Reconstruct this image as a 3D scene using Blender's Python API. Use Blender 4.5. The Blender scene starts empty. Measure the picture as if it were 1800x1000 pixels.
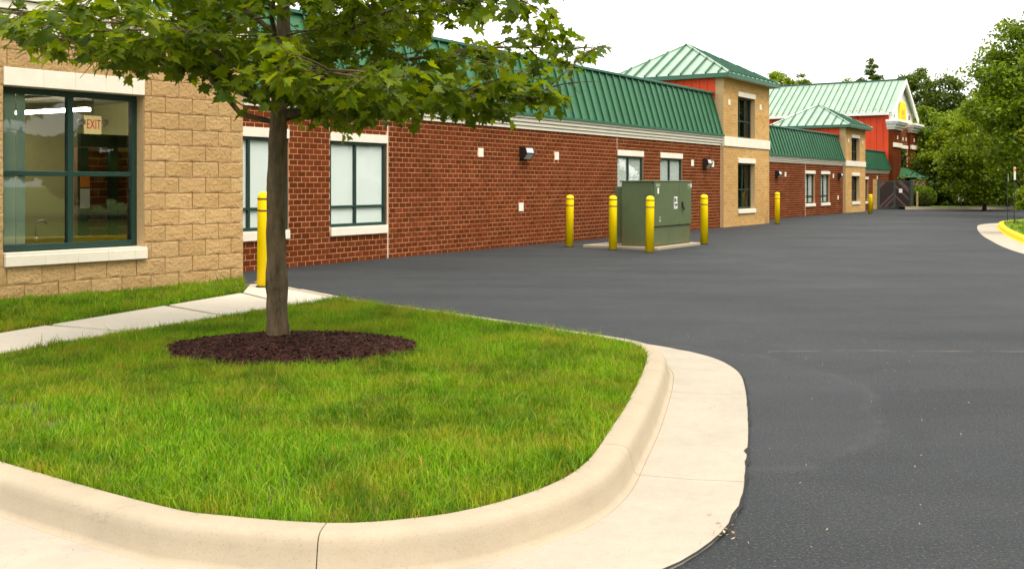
import bpy, math, random
import numpy as np
from mathutils import Vector, Matrix

random.seed(7)
rng = np.random.default_rng(7)
R = math.radians
SC = bpy.context.scene
COL = SC.collection

# ------------------------------------------------------------------ camera, sky, sun, exposure
CH = 1.46
cam_d = bpy.data.cameras.new('camera'); cam = bpy.data.objects.new('camera', cam_d); COL.objects.link(cam)
cam.location = (0, 0, CH); cam.rotation_euler = (R(90), 0, 0)
cam_d.sensor_width = 36; cam_d.lens = 36; cam_d.shift_y = -175 / 1800
cam_d.clip_start = .05; cam_d.clip_end = 3000
SC.camera = cam

SUN_DIR = Vector((.32, -.32, .89)).normalized()          # towards the sun: high and veiled, behind the camera
EL = math.asin(SUN_DIR.z); AZ = math.atan2(SUN_DIR.x, SUN_DIR.y)
w = bpy.data.worlds.new('World'); SC.world = w; w.use_nodes = True
nt = w.node_tree; nt.nodes.clear()
sky = nt.nodes.new('ShaderNodeTexSky'); sky.sky_type = 'NISHITA'; sky.sun_disc = False
sky.sun_elevation = EL; sky.sun_rotation = AZ; sky.air_density = 1.6; sky.dust_density = 4.0
b1 = nt.nodes.new('ShaderNodeBackground'); b1.inputs[1].default_value = .10
nt.links.new(sky.outputs[0], b1.inputs[0])
b2 = nt.nodes.new('ShaderNodeBackground'); b2.inputs[0].default_value = (1, .985, .955, 1); b2.inputs[1].default_value = 1.0
mx = nt.nodes.new('ShaderNodeMixShader'); mx.inputs[0].default_value = .86      # a bright even cloud veil over the sky
nt.links.new(b1.outputs[0], mx.inputs[1]); nt.links.new(b2.outputs[0], mx.inputs[2])
wo = nt.nodes.new('ShaderNodeOutputWorld'); nt.links.new(mx.outputs[0], wo.inputs[0])
sd = bpy.data.lights.new('sun', 'SUN'); sd.energy = 1.8; sd.angle = R(32); sd.color = (1, .94, .84)
so = bpy.data.objects.new('sun', sd); COL.objects.link(so)
so.rotation_euler = SUN_DIR.to_track_quat('Z', 'Y').to_euler()
SC.view_settings.view_transform = 'Standard'; SC.view_settings.look = 'None'
SC.view_settings.exposure = 1.16; SC.view_settings.gamma = 1.0
SC.view_settings.use_curve_mapping = False
SC.render.engine = 'CYCLES'
SC.cycles.max_bounces = 8; SC.cycles.transparent_max_bounces = 16
SC.cycles.caustics_reflective = False; SC.cycles.caustics_refractive = False

# ------------------------------------------------------------------ materials
def srgb(r, g, b):
    f = lambda c: c / 12.92 if c <= .04045 else ((c + .055) / 1.055) ** 2.4
    return (f(r / 255), f(g / 255), f(b / 255), 1)

class NT:
    def __init__(s, name):
        s.m = bpy.data.materials.new(name); s.m.use_nodes = True; s.t = s.m.node_tree; s.t.nodes.clear()
        s.out = s.n('OutputMaterial'); s.p = s.n('BsdfPrincipled'); s.l(s.p.outputs[0], s.out.inputs[0])
    def n(s, k, **kw):
        nd = s.t.nodes.new('ShaderNode' + k)
        for a, v in kw.items(): setattr(nd, a, v)
        return nd
    def l(s, a, b): s.t.links.new(a, b)
    def pos(s):
        return s.n('NewGeometry').outputs['Position']
    def noise(s, scale, detail=4, rough=.55, vec=None, stretch=None):
        nd = s.n('TexNoise'); nd.inputs['Scale'].default_value = scale; nd.inputs['Detail'].default_value = detail
        nd.inputs['Roughness'].default_value = rough
        v = vec or s.pos()
        if stretch:
            mp = s.n('Mapping'); mp.inputs['Scale'].default_value = stretch; s.l(v, mp.inputs[0]); v = mp.outputs[0]
        s.l(v, nd.inputs['Vector']); return nd.outputs['Fac']
    def ramp(s, fac, stops, interp='LINEAR'):
        nd = s.n('ValToRGB'); cr = nd.color_ramp; cr.interpolation = interp
        while len(cr.elements) < len(stops): cr.elements.new(.5)
        for e, (p, c) in zip(cr.elements, stops):
            e.position = p; e.color = c if not isinstance(c, (int, float)) else (c, c, c, 1)
        s.l(fac, nd.inputs[0]); return nd.outputs[0]
    def mix(s, fac, a, b, mode='MIX'):
        nd = s.n('Mix', data_type='RGBA', blend_type=mode)
        for i, v in ((0, fac), (6, a), (7, b)):
            if isinstance(v, (int, float)): nd.inputs[i].default_value = v
            elif isinstance(v, tuple): nd.inputs[i].default_value = v
            else: s.l(v, nd.inputs[i])
        return nd.outputs[2]
    def math(s, op, a, b=0.0, c=None):
        nd = s.n('Math', operation=op)
        for i, v in enumerate((a, b) if c is None else (a, b, c)):
            if isinstance(v, (int, float)): nd.inputs[i].default_value = v
            else: s.l(v, nd.inputs[i])
        return nd.outputs[0]
    def rand(s):
        a = s.n('NewGeometry').outputs['Random Per Island']; b = s.n('ObjectInfo').outputs['Random']
        return s.math('FRACT', s.math('ADD', a, b))
    def bump(s, h, strength=.3, dist=.01):
        nd = s.n('Bump'); nd.inputs['Strength'].default_value = strength; nd.inputs['Distance'].default_value = dist
        s.l(h, nd.inputs['Height']); s.l(nd.outputs[0], s.p.inputs['Normal'])
    def base(s, c):
        if isinstance(c, tuple): s.p.inputs['Base Color'].default_value = c
        else: s.l(c, s.p.inputs['Base Color'])
    def set(s, **kw):
        for k, v in kw.items():
            i = s.p.inputs[k.replace('_', ' ')]
            if isinstance(v, (int, float)): i.default_value = v
            else: s.l(v, i)
        return s

def c4(r, g, b): return (r, g, b, 1)
def sc(c, k): return (c[0] * k, c[1] * k, c[2] * k, 1)

def m_concrete(name, col, stain=.5):
    t = NT(name)
    n1 = t.noise(2.2, 6, .6); n2 = t.noise(95, 3, .7); n3 = t.noise(14, 5, .6)
    c = t.ramp(n1, [(.3, sc(col, 1 - .20 * stain)), (.62, col)])
    c = t.mix(t.ramp(n3, [(.40, 0.0), (.75, .35 * stain)]), c, c4(col[0] * .78, col[1] * .70, col[2] * .58))
    c = t.mix(t.ramp(n2, [(.30, .55), (.42, 0.0)]), c, sc(col, .62))
    vo = t.n('TexVoronoi', feature='DISTANCE_TO_EDGE'); vo.inputs['Scale'].default_value = .55
    wv = t.n('Mapping'); t.l(t.pos(), wv.inputs[0]); nn = t.n('TexNoise'); nn.inputs['Scale'].default_value = 3.0; nn.inputs['Detail'].default_value = 5; t.l(wv.outputs[0], nn.inputs['Vector'])
    av = t.n('VectorMath', operation='ADD'); t.l(wv.outputs[0], av.inputs[0]); t.l(nn.outputs['Color'], av.inputs[1]); t.l(av.outputs[0], vo.inputs['Vector'])
    crack = t.math('MULTIPLY', t.ramp(vo.outputs['Distance'], [(.0, .22), (.0035, 0.0)]), t.ramp(t.noise(.7, 2, .5), [(.50, 0.0), (.58, 1.0)]))
    c = t.mix(crack, c, sc(col, .35))
    dirt = t.noise(5.5, 6, .75, stretch=(1, 1, 2))
    c = t.mix(t.ramp(dirt, [(.52, 0.0), (.72, .30 * stain)]), c, c4(col[0] * .52, col[1] * .46, col[2] * .40))
    pit = t.noise(210, 1, .5)
    c = t.mix(t.ramp(pit, [(.26, .6), (.33, 0.0)]), c, sc(col, .45))
    t.base(c); t.set(Roughness=.9); t.p.inputs['Specular IOR Level'].default_value = .25
    t.bump(n2, .25, .004); return t.m

def m_plain(name, col, rough=.6, var=.12, scale=6, metallic=0, bumpy=0, bscale=60, spec=.5):
    t = NT(name)
    n = t.noise(scale, 5, .6)
    t.base(t.ramp(n, [(.3, sc(col, 1 - var)), (.7, sc(col, 1 + var * .5))]))
    t.set(Roughness=rough, Metallic=metallic); t.p.inputs['Specular IOR Level'].default_value = spec
    if bumpy: t.bump(t.noise(bscale, 4, .6), bumpy, .006)
    return t.m

def m_brick(name, cols, mottling=.35):
    t = NT(name)
    r = t.rand()
    st = [(i / max(1, len(cols) - 1), c) for i, c in enumerate(cols)]
    c = t.ramp(r, st)
    n = t.noise(38, 4, .65)
    c = t.mix(t.ramp(n, [(.35, mottling), (.6, 0.0)]), c, sc(cols[0], .45))
    big = t.noise(.45, 3, .5)
    c = t.mix(t.ramp(big, [(.35, .35), (.62, 0.0)]), c, sc(cols[0], .6))
    eff = t.noise(.8, 5, .6, stretch=(1, 1, .35))
    c = t.mix(t.ramp(eff, [(.58, 0.0), (.78, .30)]), c, sc(cols[-1], 1.25))
    t.base(c); t.set(Roughness=.92); t.p.inputs['Specular IOR Level'].default_value = .06
    t.bump(n, .35, .004); return t.m

M = {}
M['concrete'] = m_concrete('kerb_concrete', c4(.375, .312, .222))
M['walk'] = m_concrete('walk_concrete', c4(.375, .332, .262), .6)
M['path'] = m_concrete('path_concrete', c4(.58, .52, .42), .4)
M['lime'] = m_concrete('limestone', c4(.80, .735, .61), .45)
M['trim'] = m_plain('cream_trim_paint', c4(.82, .765, .64), .5, .06, 3)
M['brick'] = m_brick('red_brick', [c4(.118, .026, .006), c4(.158, .036, .009), c4(.18, .041, .011), c4(.105, .027, .006), c4(.215, .052, .015)])
M['mortar'] = m_plain('pink_mortar', c4(.56, .285, .15), .95, .12, 20, spec=.1)
M['tanbrick'] = m_brick('tan_brick', [c4(.53, .315, .11), c4(.63, .38, .14), c4(.57, .35, .13), c4(.67, .415, .165), c4(.50, .285, .095)], .3)
M['tanmortar'] = m_plain('tan_mortar', c4(.58, .40, .21), .95, .12, 20, spec=.1)

def m_block():
    t = NT('split_face_block')
    r = t.rand()
    c = t.ramp(r, [(0, c4(.54, .345, .15)), (.5, c4(.59, .38, .17)), (1, c4(.64, .425, .20))])
    n = t.noise(58, 6, .8); n2 = t.noise(150, 3, .7); n3 = t.noise(1.1, 4, .5)
    c = t.mix(t.ramp(n, [(.40, .60), (.50, 0.0)]), c, c4(.31, .18, .065))
    c = t.mix(t.ramp(n2, [(.58, 0.0), (.74, .55)]), c, c4(.78, .62, .38))
    c = t.mix(t.ramp(n3, [(.35, .25), (.6, 0.0)]), c, c4(.42, .25, .12))
    t.base(c); t.set(Roughness=.95); t.p.inputs['Specular IOR Level'].default_value = .15
    mp = t.noise(46, 8, .82)
    t.bump(t.math('ADD', mp, t.math('MULTIPLY', n2, .5)), .95, .018); return t.m
M['block'] = m_block()

def m_roof(name, col, met=.55, rough=.36):
    t = NT(name)
    n = t.noise(1.2, 4, .5); n2 = t.noise(9, 5, .6)
    c = t.ramp(n, [(.3, sc(col, .88)), (.7, sc(col, 1.08))])
    c = t.mix(t.ramp(n2, [(.5, 0.0), (.8, .18)]), c, sc(col, .6))
    t.base(c); t.set(Roughness=rough, Metallic=met)
    t.bump(t.noise(2.5, 2, .4), .05, .02); return t.m
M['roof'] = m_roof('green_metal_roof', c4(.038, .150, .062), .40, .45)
M['skymint'] = m_roof('sky_sheen_mint_roof', c4(.345, .455, .345), .7, .42)  # pale sky sheen put into the base colour of hip and gable roofs
M['rib'] = m_roof('dark_green_seam', c4(.035, .13, .075), .4, .40)
M['trimgreen'] = m_plain('green_flashing', c4(.025, .12, .075), .35, .1, 3)
M['frame'] = m_plain('dark_green_frame', c4(.008, .036, .026), .4, .15, 5)
M['red'] = m_plain('red_metal_siding', c4(.74, .075, .022), .6, .08, 1.5, spec=.2)
M['blind'] = m_plain('window_blind', c4(.86, .92, .87), .8, .02, 2)
M['vblind'] = m_plain('vertical_blind_fabric', c4(.74, .92, .82), .8, .06, 2)
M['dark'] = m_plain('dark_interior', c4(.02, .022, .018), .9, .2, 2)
M['black'] = m_plain('black_paint', c4(.012, .012, .012), .45, .1, 5)
M['bronze'] = m_plain('bronze_housing', c4(.022, .018, .016), .4, .2, 8)
M['lens'] = m_plain('lamp_lens', c4(.62, .60, .55), .2, .06, 6)
M['steel'] = m_plain('brushed_steel', c4(.5, .5, .48), .28, .1, 20, metallic=.9)
M['white'] = m_plain('white_paint', c4(.80, .79, .75), .5, .04, 3)
M['kerbyellow'] = m_plain('yellow_kerb_paint', c4(.90, .70, .004), .6, .12, 9, spec=.2)
M['ltgrey'] = m_plain('grey_steel_paint', c4(.055, .07, .055), .5, .12, 8)

def m_bollard():
    t = NT('yellow_bollard_sleeve')
    n = t.noise(5, 5, .6); n2 = t.noise(60, 4, .7, stretch=(1, 1, .25))
    c = t.ramp(n, [(.3, c4(.97, .68, .001)), (.7, c4(1.0, .74, .001))])
    c = t.mix(t.ramp(n2, [(.66, 0.0), (.80, .30)]), c, c4(.50, .30, .01))
    t.base(c); t.set(Roughness=.45); t.p.inputs['Specular IOR Level'].default_value = .2; return t.m
M['yellow'] = m_bollard()

def m_glass(name, ior, k, tint=(.97, .99, .975, 1)):
    t = NT(name); t.t.nodes.remove(t.p)
    tr = t.n('BsdfTransparent'); tr.inputs[0].default_value = tint
    gl = t.n('BsdfGlossy'); gl.inputs['Roughness'].default_value = .012
    fr = t.n('Fresnel'); fr.inputs[0].default_value = ior
    mxn = t.n('MixShader'); t.l(t.math('MULTIPLY', fr.outputs[0], k), mxn.inputs[0])
    t.l(tr.outputs[0], mxn.inputs[1]); t.l(gl.outputs[0], mxn.inputs[2]); t.l(mxn.outputs[0], t.out.inputs[0]); return t.m
M['glass'] = m_glass('window_glass', 1.5, 1.0)
M['clearglass'] = m_glass('thin_pane', 1.2, .5, (.99, 1, .992, 1))

def m_transformer():
    t = NT('olive_green_steel')
    sep = t.n('SeparateXYZ'); t.l(t.pos(), sep.inputs[0])
    n = t.noise(2.2, 5, .6); n2 = t.noise(5, 6, .7, stretch=(1, 1, .5))
    c = t.ramp(n, [(.3, c4(.068, .098, .042)), (.7, c4(.095, .128, .058))])
    low = t.ramp(sep.outputs[2], [(.18, 1.0), (.62, 0.0)])
    rust = t.math('MULTIPLY', low, t.ramp(n2, [(.46, 0.0), (.70, .8)]))
    c = t.mix(rust, c, c4(.21, .095, .035))
    t.base(c); t.set(Roughness=.5); return t.m
M['olive'] = m_transformer()

def m_asphalt():
    t = NT('asphalt')
    n1 = t.noise(.33, 5, .55); n2 = t.noise(1.6, 6, .6); n3 = t.noise(75, 2, .8); n4 = t.noise(34, 4, .85)
    c = t.ramp(n1, [(.38, c4(.0155, .0172, .020)), (.62, c4(.0305, .031, .0315))])
    c = t.mix(t.ramp(n2, [(.45, 0.0), (.50, .30), (.72, .42)]), c, c4(.036, .036, .036))
    st = t.noise(.9, 4, .5, stretch=(.22, 1.3, 1))
    c = t.mix(t.ramp(st, [(.46, 0.0), (.62, .65)]), c, c4(.013, .014, .016))
    c = t.mix(t.ramp(n4, [(.42, .85), (.50, 0.0)]), c, c4(.007, .018, .020))
    c = t.mix(t.ramp(n3, [(.57, 0.0), (.66, .70)]), c, c4(.12, .12, .115))
    sep = t.n('SeparateXYZ'); t.l(t.pos(), sep.inputs[0])
    X, Y = sep.outputs[0], sep.outputs[1]
    wob = t.math('MULTIPLY', t.math('SUBTRACT', t.noise(1.1, 3, .5), .5), .35)
    # a worn cold joint across the lane and a faint arc where tyres scrub round the kerb nose
    dj = t.math('ABSOLUTE', t.math('SUBTRACT', t.math('ADD', Y, wob), 9.0))
    mj = t.math('MULTIPLY', t.ramp(dj, [(.012, 1.0), (.045, 0.0)]), t.ramp(X, [(.0, 0.0), (.5, 1.0)]))
    gx = t.math('GREATER_THAN', X, 2.25)
    brk = t.ramp(t.noise(3, 4, .6), [(.40, 0.0), (.6, .6)])
    c = t.mix(t.math('MULTIPLY', t.math('MULTIPLY', mj, gx), brk), c, c4(.13, .10, .085))
    dx = t.math('SUBTRACT', X, 1.2); dy = t.math('MULTIPLY', t.math('SUBTRACT', Y, 7.3), .65)
    rr = t.math('SQRT', t.math('ADD', t.math('MULTIPLY', dx, dx), t.math('MULTIPLY', dy, dy)))
    rr = t.math('ADD', rr, t.math('MULTIPLY', wob, 1.9))
    da = t.math('ABSOLUTE', t.math('SUBTRACT', rr, 1.28))
    ma = t.math('MULTIPLY', t.ramp(da, [(.01, .30), (.08, 0.0)]), brk)
    c = t.mix(ma, c, c4(.095, .095, .092))
    c = t.mix(t.ramp(rr, [(1.24, .30), (1.30, 0.0)]) if False else t.math('MULTIPLY', t.math('LESS_THAN', rr, 1.28), .20), c, c4(.045, .047, .050))
    t.base(c); t.set(Roughness=t.ramp(n1, [(.3, .62), (.7, .85)])); t.p.inputs['Specular IOR Level'].default_value = .3
    t.bump(t.math('ADD', n3, n4), 1.0, .010); return t.m
M['asphalt'] = m_asphalt()
M['tar'] = m_plain('tar', c4(.022, .021, .020), .8, .3, 40, spec=.2)
M['soil'] = m_plain('lawn_soil', c4(.075, .085, .012), .95, .35, 7, bumpy=.4, bscale=40)
M['meadow'] = m_plain('distant_grass', c4(.12, .19, .010), .95, .3, 1.3, bumpy=.4, bscale=20)

def m_leaf(name, cols, trans=.35, rough=.5, scale=.8, spec=.3):
    t = NT(name)
    r = t.rand()
    n = t.noise(scale, 3, .5)
    f = t.math('ADD', t.math('MULTIPLY', r, .65), t.math('MULTIPLY', t.ramp(n, [(.3, 0.0), (.7, 1.0)]), .35))
    c = t.ramp(f, [(i / max(1, len(cols) - 1), k) for i, k in enumerate(cols)])
    t.base(c); t.set(Roughness=rough); t.p.inputs['Specular IOR Level'].default_value = spec
    tl = t.n('BsdfTranslucent'); t.l(t.mix(1.0, c, c4(1.5, 1.45, .55), 'MULTIPLY'), tl.inputs[0])
    ms = t.n('MixShader'); ms.inputs[0].default_value = trans
    t.l(t.p.outputs[0], ms.inputs[1]); t.l(tl.outputs[0], ms.inputs[2]); t.l(ms.outputs[0], t.out.inputs[0]); return t.m

M['maple'] = m_leaf('maple_leaf', [c4(.045, .088, .003), c4(.085, .14, .003), c4(.16, .215, .004), c4(.31, .35, .008)], .48, .5, 1.2, .25)
def m_grass():
    t = NT('grass_blade')
    r = t.rand(); n = t.noise(.9, 4, .6); n2 = t.noise(4, 3, .6)
    c = t.ramp(r, [(0, c4(.05, .13, .003)), (.40, c4(.145, .32, .004)), (.8, c4(.235, .43, .006)), (1, c4(.40, .57, .014))])
    yl = t.math('MULTIPLY', t.ramp(n, [(.40, .05), (.60, .85)]), t.ramp(n2, [(.38, .15), (.58, 1.0)]))
    c = t.mix(yl, c, t.ramp(r, [(0, c4(.22, .28, .008)), (.6, c4(.33, .34, .014)), (1, c4(.42, .32, .06))]))
    lush = t.math('MULTIPLY', t.ramp(t.noise(1.7, 4, .6), [(.46, 0.0), (.60, .8)]), t.ramp(t.noise(7, 3, .6), [(.35, .3), (.6, 1.0)]))
    c = t.mix(lush, c, t.ramp(r, [(0, c4(.028, .085, .003)), (1, c4(.085, .20, .005))]))
    dead = t.math('MULTIPLY', t.math('GREATER_THAN', r, .9), t.ramp(n2, [(.4, .2), (.6, .9)]))
    c = t.mix(dead, c, c4(.42, .25, .06))
    t.base(c); t.set(Roughness=.5); t.p.inputs['Specular IOR Level'].default_value = .25
    tl = t.n('BsdfTranslucent'); t.l(t.mix(1.0, c, c4(1.3, 1.3, .7), 'MULTIPLY'), tl.inputs[0])
    ms = t.n('MixShader'); ms.inputs[0].default_value = .45
    t.l(t.p.outputs[0], ms.inputs[1]); t.l(tl.outputs[0], ms.inputs[2]); t.l(ms.outputs[0], t.out.inputs[0]); return t.m
M['grass'] = m_grass()
def m_bark(name, a, b):
    t = NT(name)
    n = t.noise(16, 6, .7, stretch=(1, 1, .28)); n2 = t.noise(3, 4, .6)
    c = t.ramp(n, [(.34, a), (.66, b)]); c = t.mix(t.ramp(n2, [(.5, 0.0), (.75, .4)]), c, c4(.16, .15, .09))
    t.base(c); t.set(Roughness=.9); t.bump(n, .8, .02); return t.m
M['bark'] = m_bark('maple_bark', c4(.042, .027, .012), c4(.17, .115, .056))
M['darkbark'] = m_bark('wood_bark', c4(.02, .016, .012), c4(.06, .048, .035))
M['mulch'] = m_leaf('bark_mulch', [c4(.018, .007, .005), c4(.040, .014, .009), c4(.070, .026, .017), c4(.11, .05, .035)], 0.0, .9, 3, .2)

# ------------------------------------------------------------------ geometry helpers
def tag(o, label=None, cat=None, group=None, kind=None):
    if label: o['label'] = label
    if cat: o['category'] = cat
    if group: o['group'] = group
    if kind: o['kind'] = kind
    return o
def empty(name, loc=(0, 0, 0), rz=0, parent=None, **kw):
    o = bpy.data.objects.new(name, None); COL.objects.link(o); o.location = loc; o.rotation_euler.z = rz
    o.empty_display_size = .1
    if parent: o.parent = parent
    return tag(o, **kw)
def link(name, me, parent=None, loc=(0, 0, 0)):
    o = bpy.data.objects.new(name, me); COL.objects.link(o); o.location = loc
    if parent: o.parent = parent
    return o

class MB:
    """collects faces, links them as one mesh; .o is an offset taken off every vertex"""
    def __init__(s, o=(0, 0, 0)): s.v = []; s.f = []; s.o = o
    def add(s, vs, fs):
        b = len(s.v); s.v += [(p[0] - s.o[0], p[1] - s.o[1], p[2] - s.o[2]) for p in vs]
        s.f += [tuple(b + i for i in f) for f in fs]; return s
    def box(s, x0, x1, y0, y1, z0, z1):
        return s.add([(x, y, z) for z in (z0, z1) for y in (y0, y1) for x in (x0, x1)],
                     [(0, 2, 3, 1), (4, 5, 7, 6), (0, 1, 5, 4), (2, 6, 7, 3), (0, 4, 6, 2), (1, 3, 7, 5)])
    def prism(s, poly, vec):
        """closed polygon swept by vec"""
        n = len(poly); vec = Vector(vec)
        a = [tuple(p) for p in poly]; b = [tuple(Vector(p) + vec) for p in poly]
        return s.add(a + b, [tuple(range(n))[::-1], tuple(range(n, 2 * n))] + [(i, (i + 1) % n, n + (i + 1) % n, n + i) for i in range(n)])
    def tube(s, pts, rad, k=8, cap=True):
        pts = [Vector(p) for p in pts]; rings = []
        up = Vector((.13, .27, 1)).normalized()
        for i, p in enumerate(pts):
            t = (pts[min(i + 1, len(pts) - 1)] - pts[max(i - 1, 0)]).normalized()
            a = t.cross(up)
            if a.length < .05: a = t.cross(Vector((1, 0, 0)))
            a.normalize(); b = t.cross(a); r = rad[i] if not isinstance(rad, (int, float)) else rad
            rings.append([p + (a * math.cos(2 * math.pi * j / k) + b * math.sin(2 * math.pi * j / k)) * r for j in range(k)])
        vs = [tuple(v) for rg in rings for v in rg]; fs = []
        for i in range(len(pts) - 1):
            for j in range(k): fs.append((i * k + j, i * k + (j + 1) % k, (i + 1) * k + (j + 1) % k, (i + 1) * k + j))
        if cap: fs += [tuple(range(k))[::-1], tuple(range((len(pts) - 1) * k, len(pts) * k))]
        return s.add(vs, fs)
    def lathe(s, prof, k=20, c=(0, 0, 0)):
        vs = []; fs = []
        for r, z in prof:
            for j in range(k): vs.append((c[0] + r * math.cos(2 * math.pi * j / k), c[1] + r * math.sin(2 * math.pi * j / k), c[2] + z))
        for i in range(len(prof) - 1):
            for j in range(k): fs.append((i * k + j, i * k + (j + 1) % k, (i + 1) * k + (j + 1) % k, (i + 1) * k + j))
        fs += [tuple(range(k))[::-1], tuple(range((len(prof) - 1) * k, len(prof) * k))]
        return s.add(vs, fs)
    def mesh(s, name, mat, smooth=False):
        me = bpy.data.meshes.new(name); me.from_pydata(s.v, [], s.f)
        if mat: me.materials.append(mat)
        if smooth: me.polygons.foreach_set('use_smooth', [True] * len(me.polygons))
        me.update(); return me
    def build(s, name, mat, parent=None, smooth=False, bevel=0, loc=(0, 0, 0), kind=None, label=None):
        o = link(name, s.mesh(name, mat, smooth), parent, loc)
        if bevel:
            bm = o.modifiers.new('bevel', 'BEVEL'); bm.width = bevel; bm.segments = 2; bm.limit_method = 'ANGLE'
        if kind: o['kind'] = kind
        if label: o['label'] = label
        return o

def np_mesh(name, V, loops, sizes, mat, smooth=False):
    """V (n,3) verts, loops flat vertex indices, sizes per-face loop counts"""
    me = bpy.data.meshes.new(name)
    me.vertices.add(len(V)); me.vertices.foreach_set('co', np.asarray(V, np.float32).ravel())
    me.loops.add(len(loops)); me.loops.foreach_set('vertex_index', np.asarray(loops, np.int32))
    sizes = np.asarray(sizes, np.int32); st = np.concatenate(([0], np.cumsum(sizes)[:-1])).astype(np.int32)
    me.polygons.add(len(sizes)); me.polygons.foreach_set('loop_start', st); me.polygons.foreach_set('loop_total', sizes)
    if smooth: me.polygons.foreach_set('use_smooth', np.ones(len(sizes), bool))
    me.materials.append(mat); me.update(calc_edges=True); me.validate(); return me

def vnoise(x, y, seed=0):
    """cheap smooth 2-D value noise 0..1"""
    g = np.random.default_rng(seed).random((64, 64))
    xi = np.floor(x).astype(int); yi = np.floor(y).astype(int); fx = x - xi; fy = y - yi
    fx = fx * fx * (3 - 2 * fx); fy = fy * fy * (3 - 2 * fy)
    a = g[xi % 64, yi % 64]; b = g[(xi + 1) % 64, yi % 64]; c = g[xi % 64, (yi + 1) % 64]; d = g[(xi + 1) % 64, (yi + 1) % 64]
    return (a * (1 - fx) + b * fx) * (1 - fy) + (c * (1 - fx) + d * fx) * fy

def in_poly(x, y, poly):
    ins = np.zeros(len(x), bool); n = len(poly)
    for i in range(n):
        x0, y0 = poly[i]; x1, y1 = poly[(i + 1) % n]
        if y0 == y1: continue
        c = ((y0 > y) != (y1 > y)) & (x < (x1 - x0) * (y - y0) / (y1 - y0) + x0); ins ^= c
    return ins

def catmull(P, step=.08):
    P = [Vector((p[0], p[1])) for p in P]; P = [2 * P[0] - P[1]] + P + [2 * P[-1] - P[-2]]; out = []
    for i in range(1, len(P) - 2):
        a, b, c, d = P[i - 1:i + 3]; n = max(2, int((c - b).length / step))
        for k in range(n):
            t = k / n
            out.append(.5 * ((2 * b) + (c - a) * t + (2 * a - 5 * b + 4 * c - d) * t * t + (3 * b - a - 3 * c + d) * t ** 3))
    out.append(P[-2]); return out

def poly_sheet(name, poly, z, mat, kind='structure', parent=None):
    me = bpy.data.meshes.new(name); me.from_pydata([(p[0], p[1], z) for p in poly], [], [tuple(range(len(poly)))])
    me.materials.append(mat); me.update(); o = link(name, me, parent)
    if o.data.polygons[0].normal.z < 0: o.data.flip_normals()
    if kind: o['kind'] = kind
    return o

# ------------------------------------------------------------------ ground, asphalt, kerbs, walk, lawns
poly_sheet('ground', [(-700, -500), (700, -500), (700, 900), (-700, 900)], -.03, M['meadow'])
poly_sheet('asphalt_lot', [(-30, -30), (60, -30), (60, 75), (-30, 75)], 0, M['asphalt'])

G1 = [(-9, 10.3), (-6, 7.8), (-4.6, 6.6), (-3.4, 5.6), (-2.43, 4.86), (-1.46, 4.20), (-1.13, 4.06), (-.72, 3.975), (-.44, 4.015), (-.157, 4.15), (.16, 4.47), (.36, 4.87),
      (.54, 5.54), (.72, 6.27), (.97, 7.45), (1.05, 8.1), (.93, 8.58), (.45, 9.15), (-.3, 10.0), (-1.0, 10.75), (-1.75, 11.5), (-2.4, 12.3), (-3.02, 13.2), (-3.5, 13.86)]
PATH1 = catmull(G1)
KPROF = [(0, -.12), (0, .150), (.075, .152), (.108, .149), (.128, .140), (.141, .122), (.150, .095), (.166, .030), (.176, .012), (.196, .006)]
def sweep(path, prof, sign, ends=None):
    vs = []; n = len(path); k = len(prof)
    for i, p in enumerate(path):
        t = (path[min(i + 1, n - 1)] - path[max(i - 1, 0)]).normalized()
        if ends and i in (0, n - 1): t = ends[0 if i == 0 else 1]
        o = Vector((t.y, -t.x)) * sign
        for d, z in prof: q = p + o * d; vs.append((q.x, q.y, z))
    fs = [(i * k + j, (i + 1) * k + j, (i + 1) * k + j + 1, i * k + j + 1) for i in range(n - 1) for j in range(k - 1)]
    fs += [tuple(range(k)), tuple(range((n - 1) * k, n * k))[::-1]]
    return vs, fs
def cut(path, marks, gap=.005):
    """split a polyline at arc lengths, leaving a joint"""
    L = [0.0]
    for a, b in zip(path, path[1:]): L.append(L[-1] + (b - a).length)
    def at(s):
        s = max(0, min(L[-1], s))
        for i in range(len(L) - 1):
            if L[i + 1] >= s: return path[i].lerp(path[i + 1], (s - L[i]) / max(1e-9, L[i + 1] - L[i]))
        return path[-1]
    marks = [0] + [m for m in marks if 0 < m < L[-1]] + [L[-1]]; out = []
    tan = lambda s: (at(s + .06) - at(s - .06)).normalized()
    for a, b in zip(marks, marks[1:]):
        a2, b2 = a + gap / 2, b - gap / 2
        out.append(([at(a2)] + [p for p, l in zip(path, L) if a2 + .04 < l < b2 - .04] + [at(b2)], (tan(a), tan(b))))
    return out, L
def arc_of(path, p):
    p = Vector(p); i = min(range(len(path)), key=lambda i: (path[i] - p).length)
    return sum((b - a).length for a, b in zip(path[:i], path[1:i + 1]))
def kerb_run(path, sign, marks, mat, pan_mat, pan_w=.60, what='kerb'):
    k = empty(what, kind='structure'); g = empty('gutter', kind='structure')
    segs, _ = cut(path, marks)
    for s, en in segs:
        vs, fs = sweep(s, KPROF, sign, en); b = MB(); b.add(vs, fs)
        o = b.build('kerb_segment', mat, k, smooth=True)
        o.modifiers.new('split', 'EDGE_SPLIT').split_angle = R(50)
        vs, fs = sweep(s, [(.198, -.1), (.198, .007), (.198 + pan_w * .5, .003), (.198 + pan_w, .010), (.198 + pan_w, -.1)], sign, en)
        b = MB(); b.add(vs, fs); b.build('gutter_slab', pan_mat, g)
    return k, g
m1 = [arc_of(PATH1, p) for p in ((-3.9, 6.0), (-.72, 3.975), (.44, 5.15), (.93, 7.25), (.2, 9.45), (-1.4, 11.1))]
kerb_run(PATH1, 1, m1, M['concrete'], M['walk'], .515)
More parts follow.
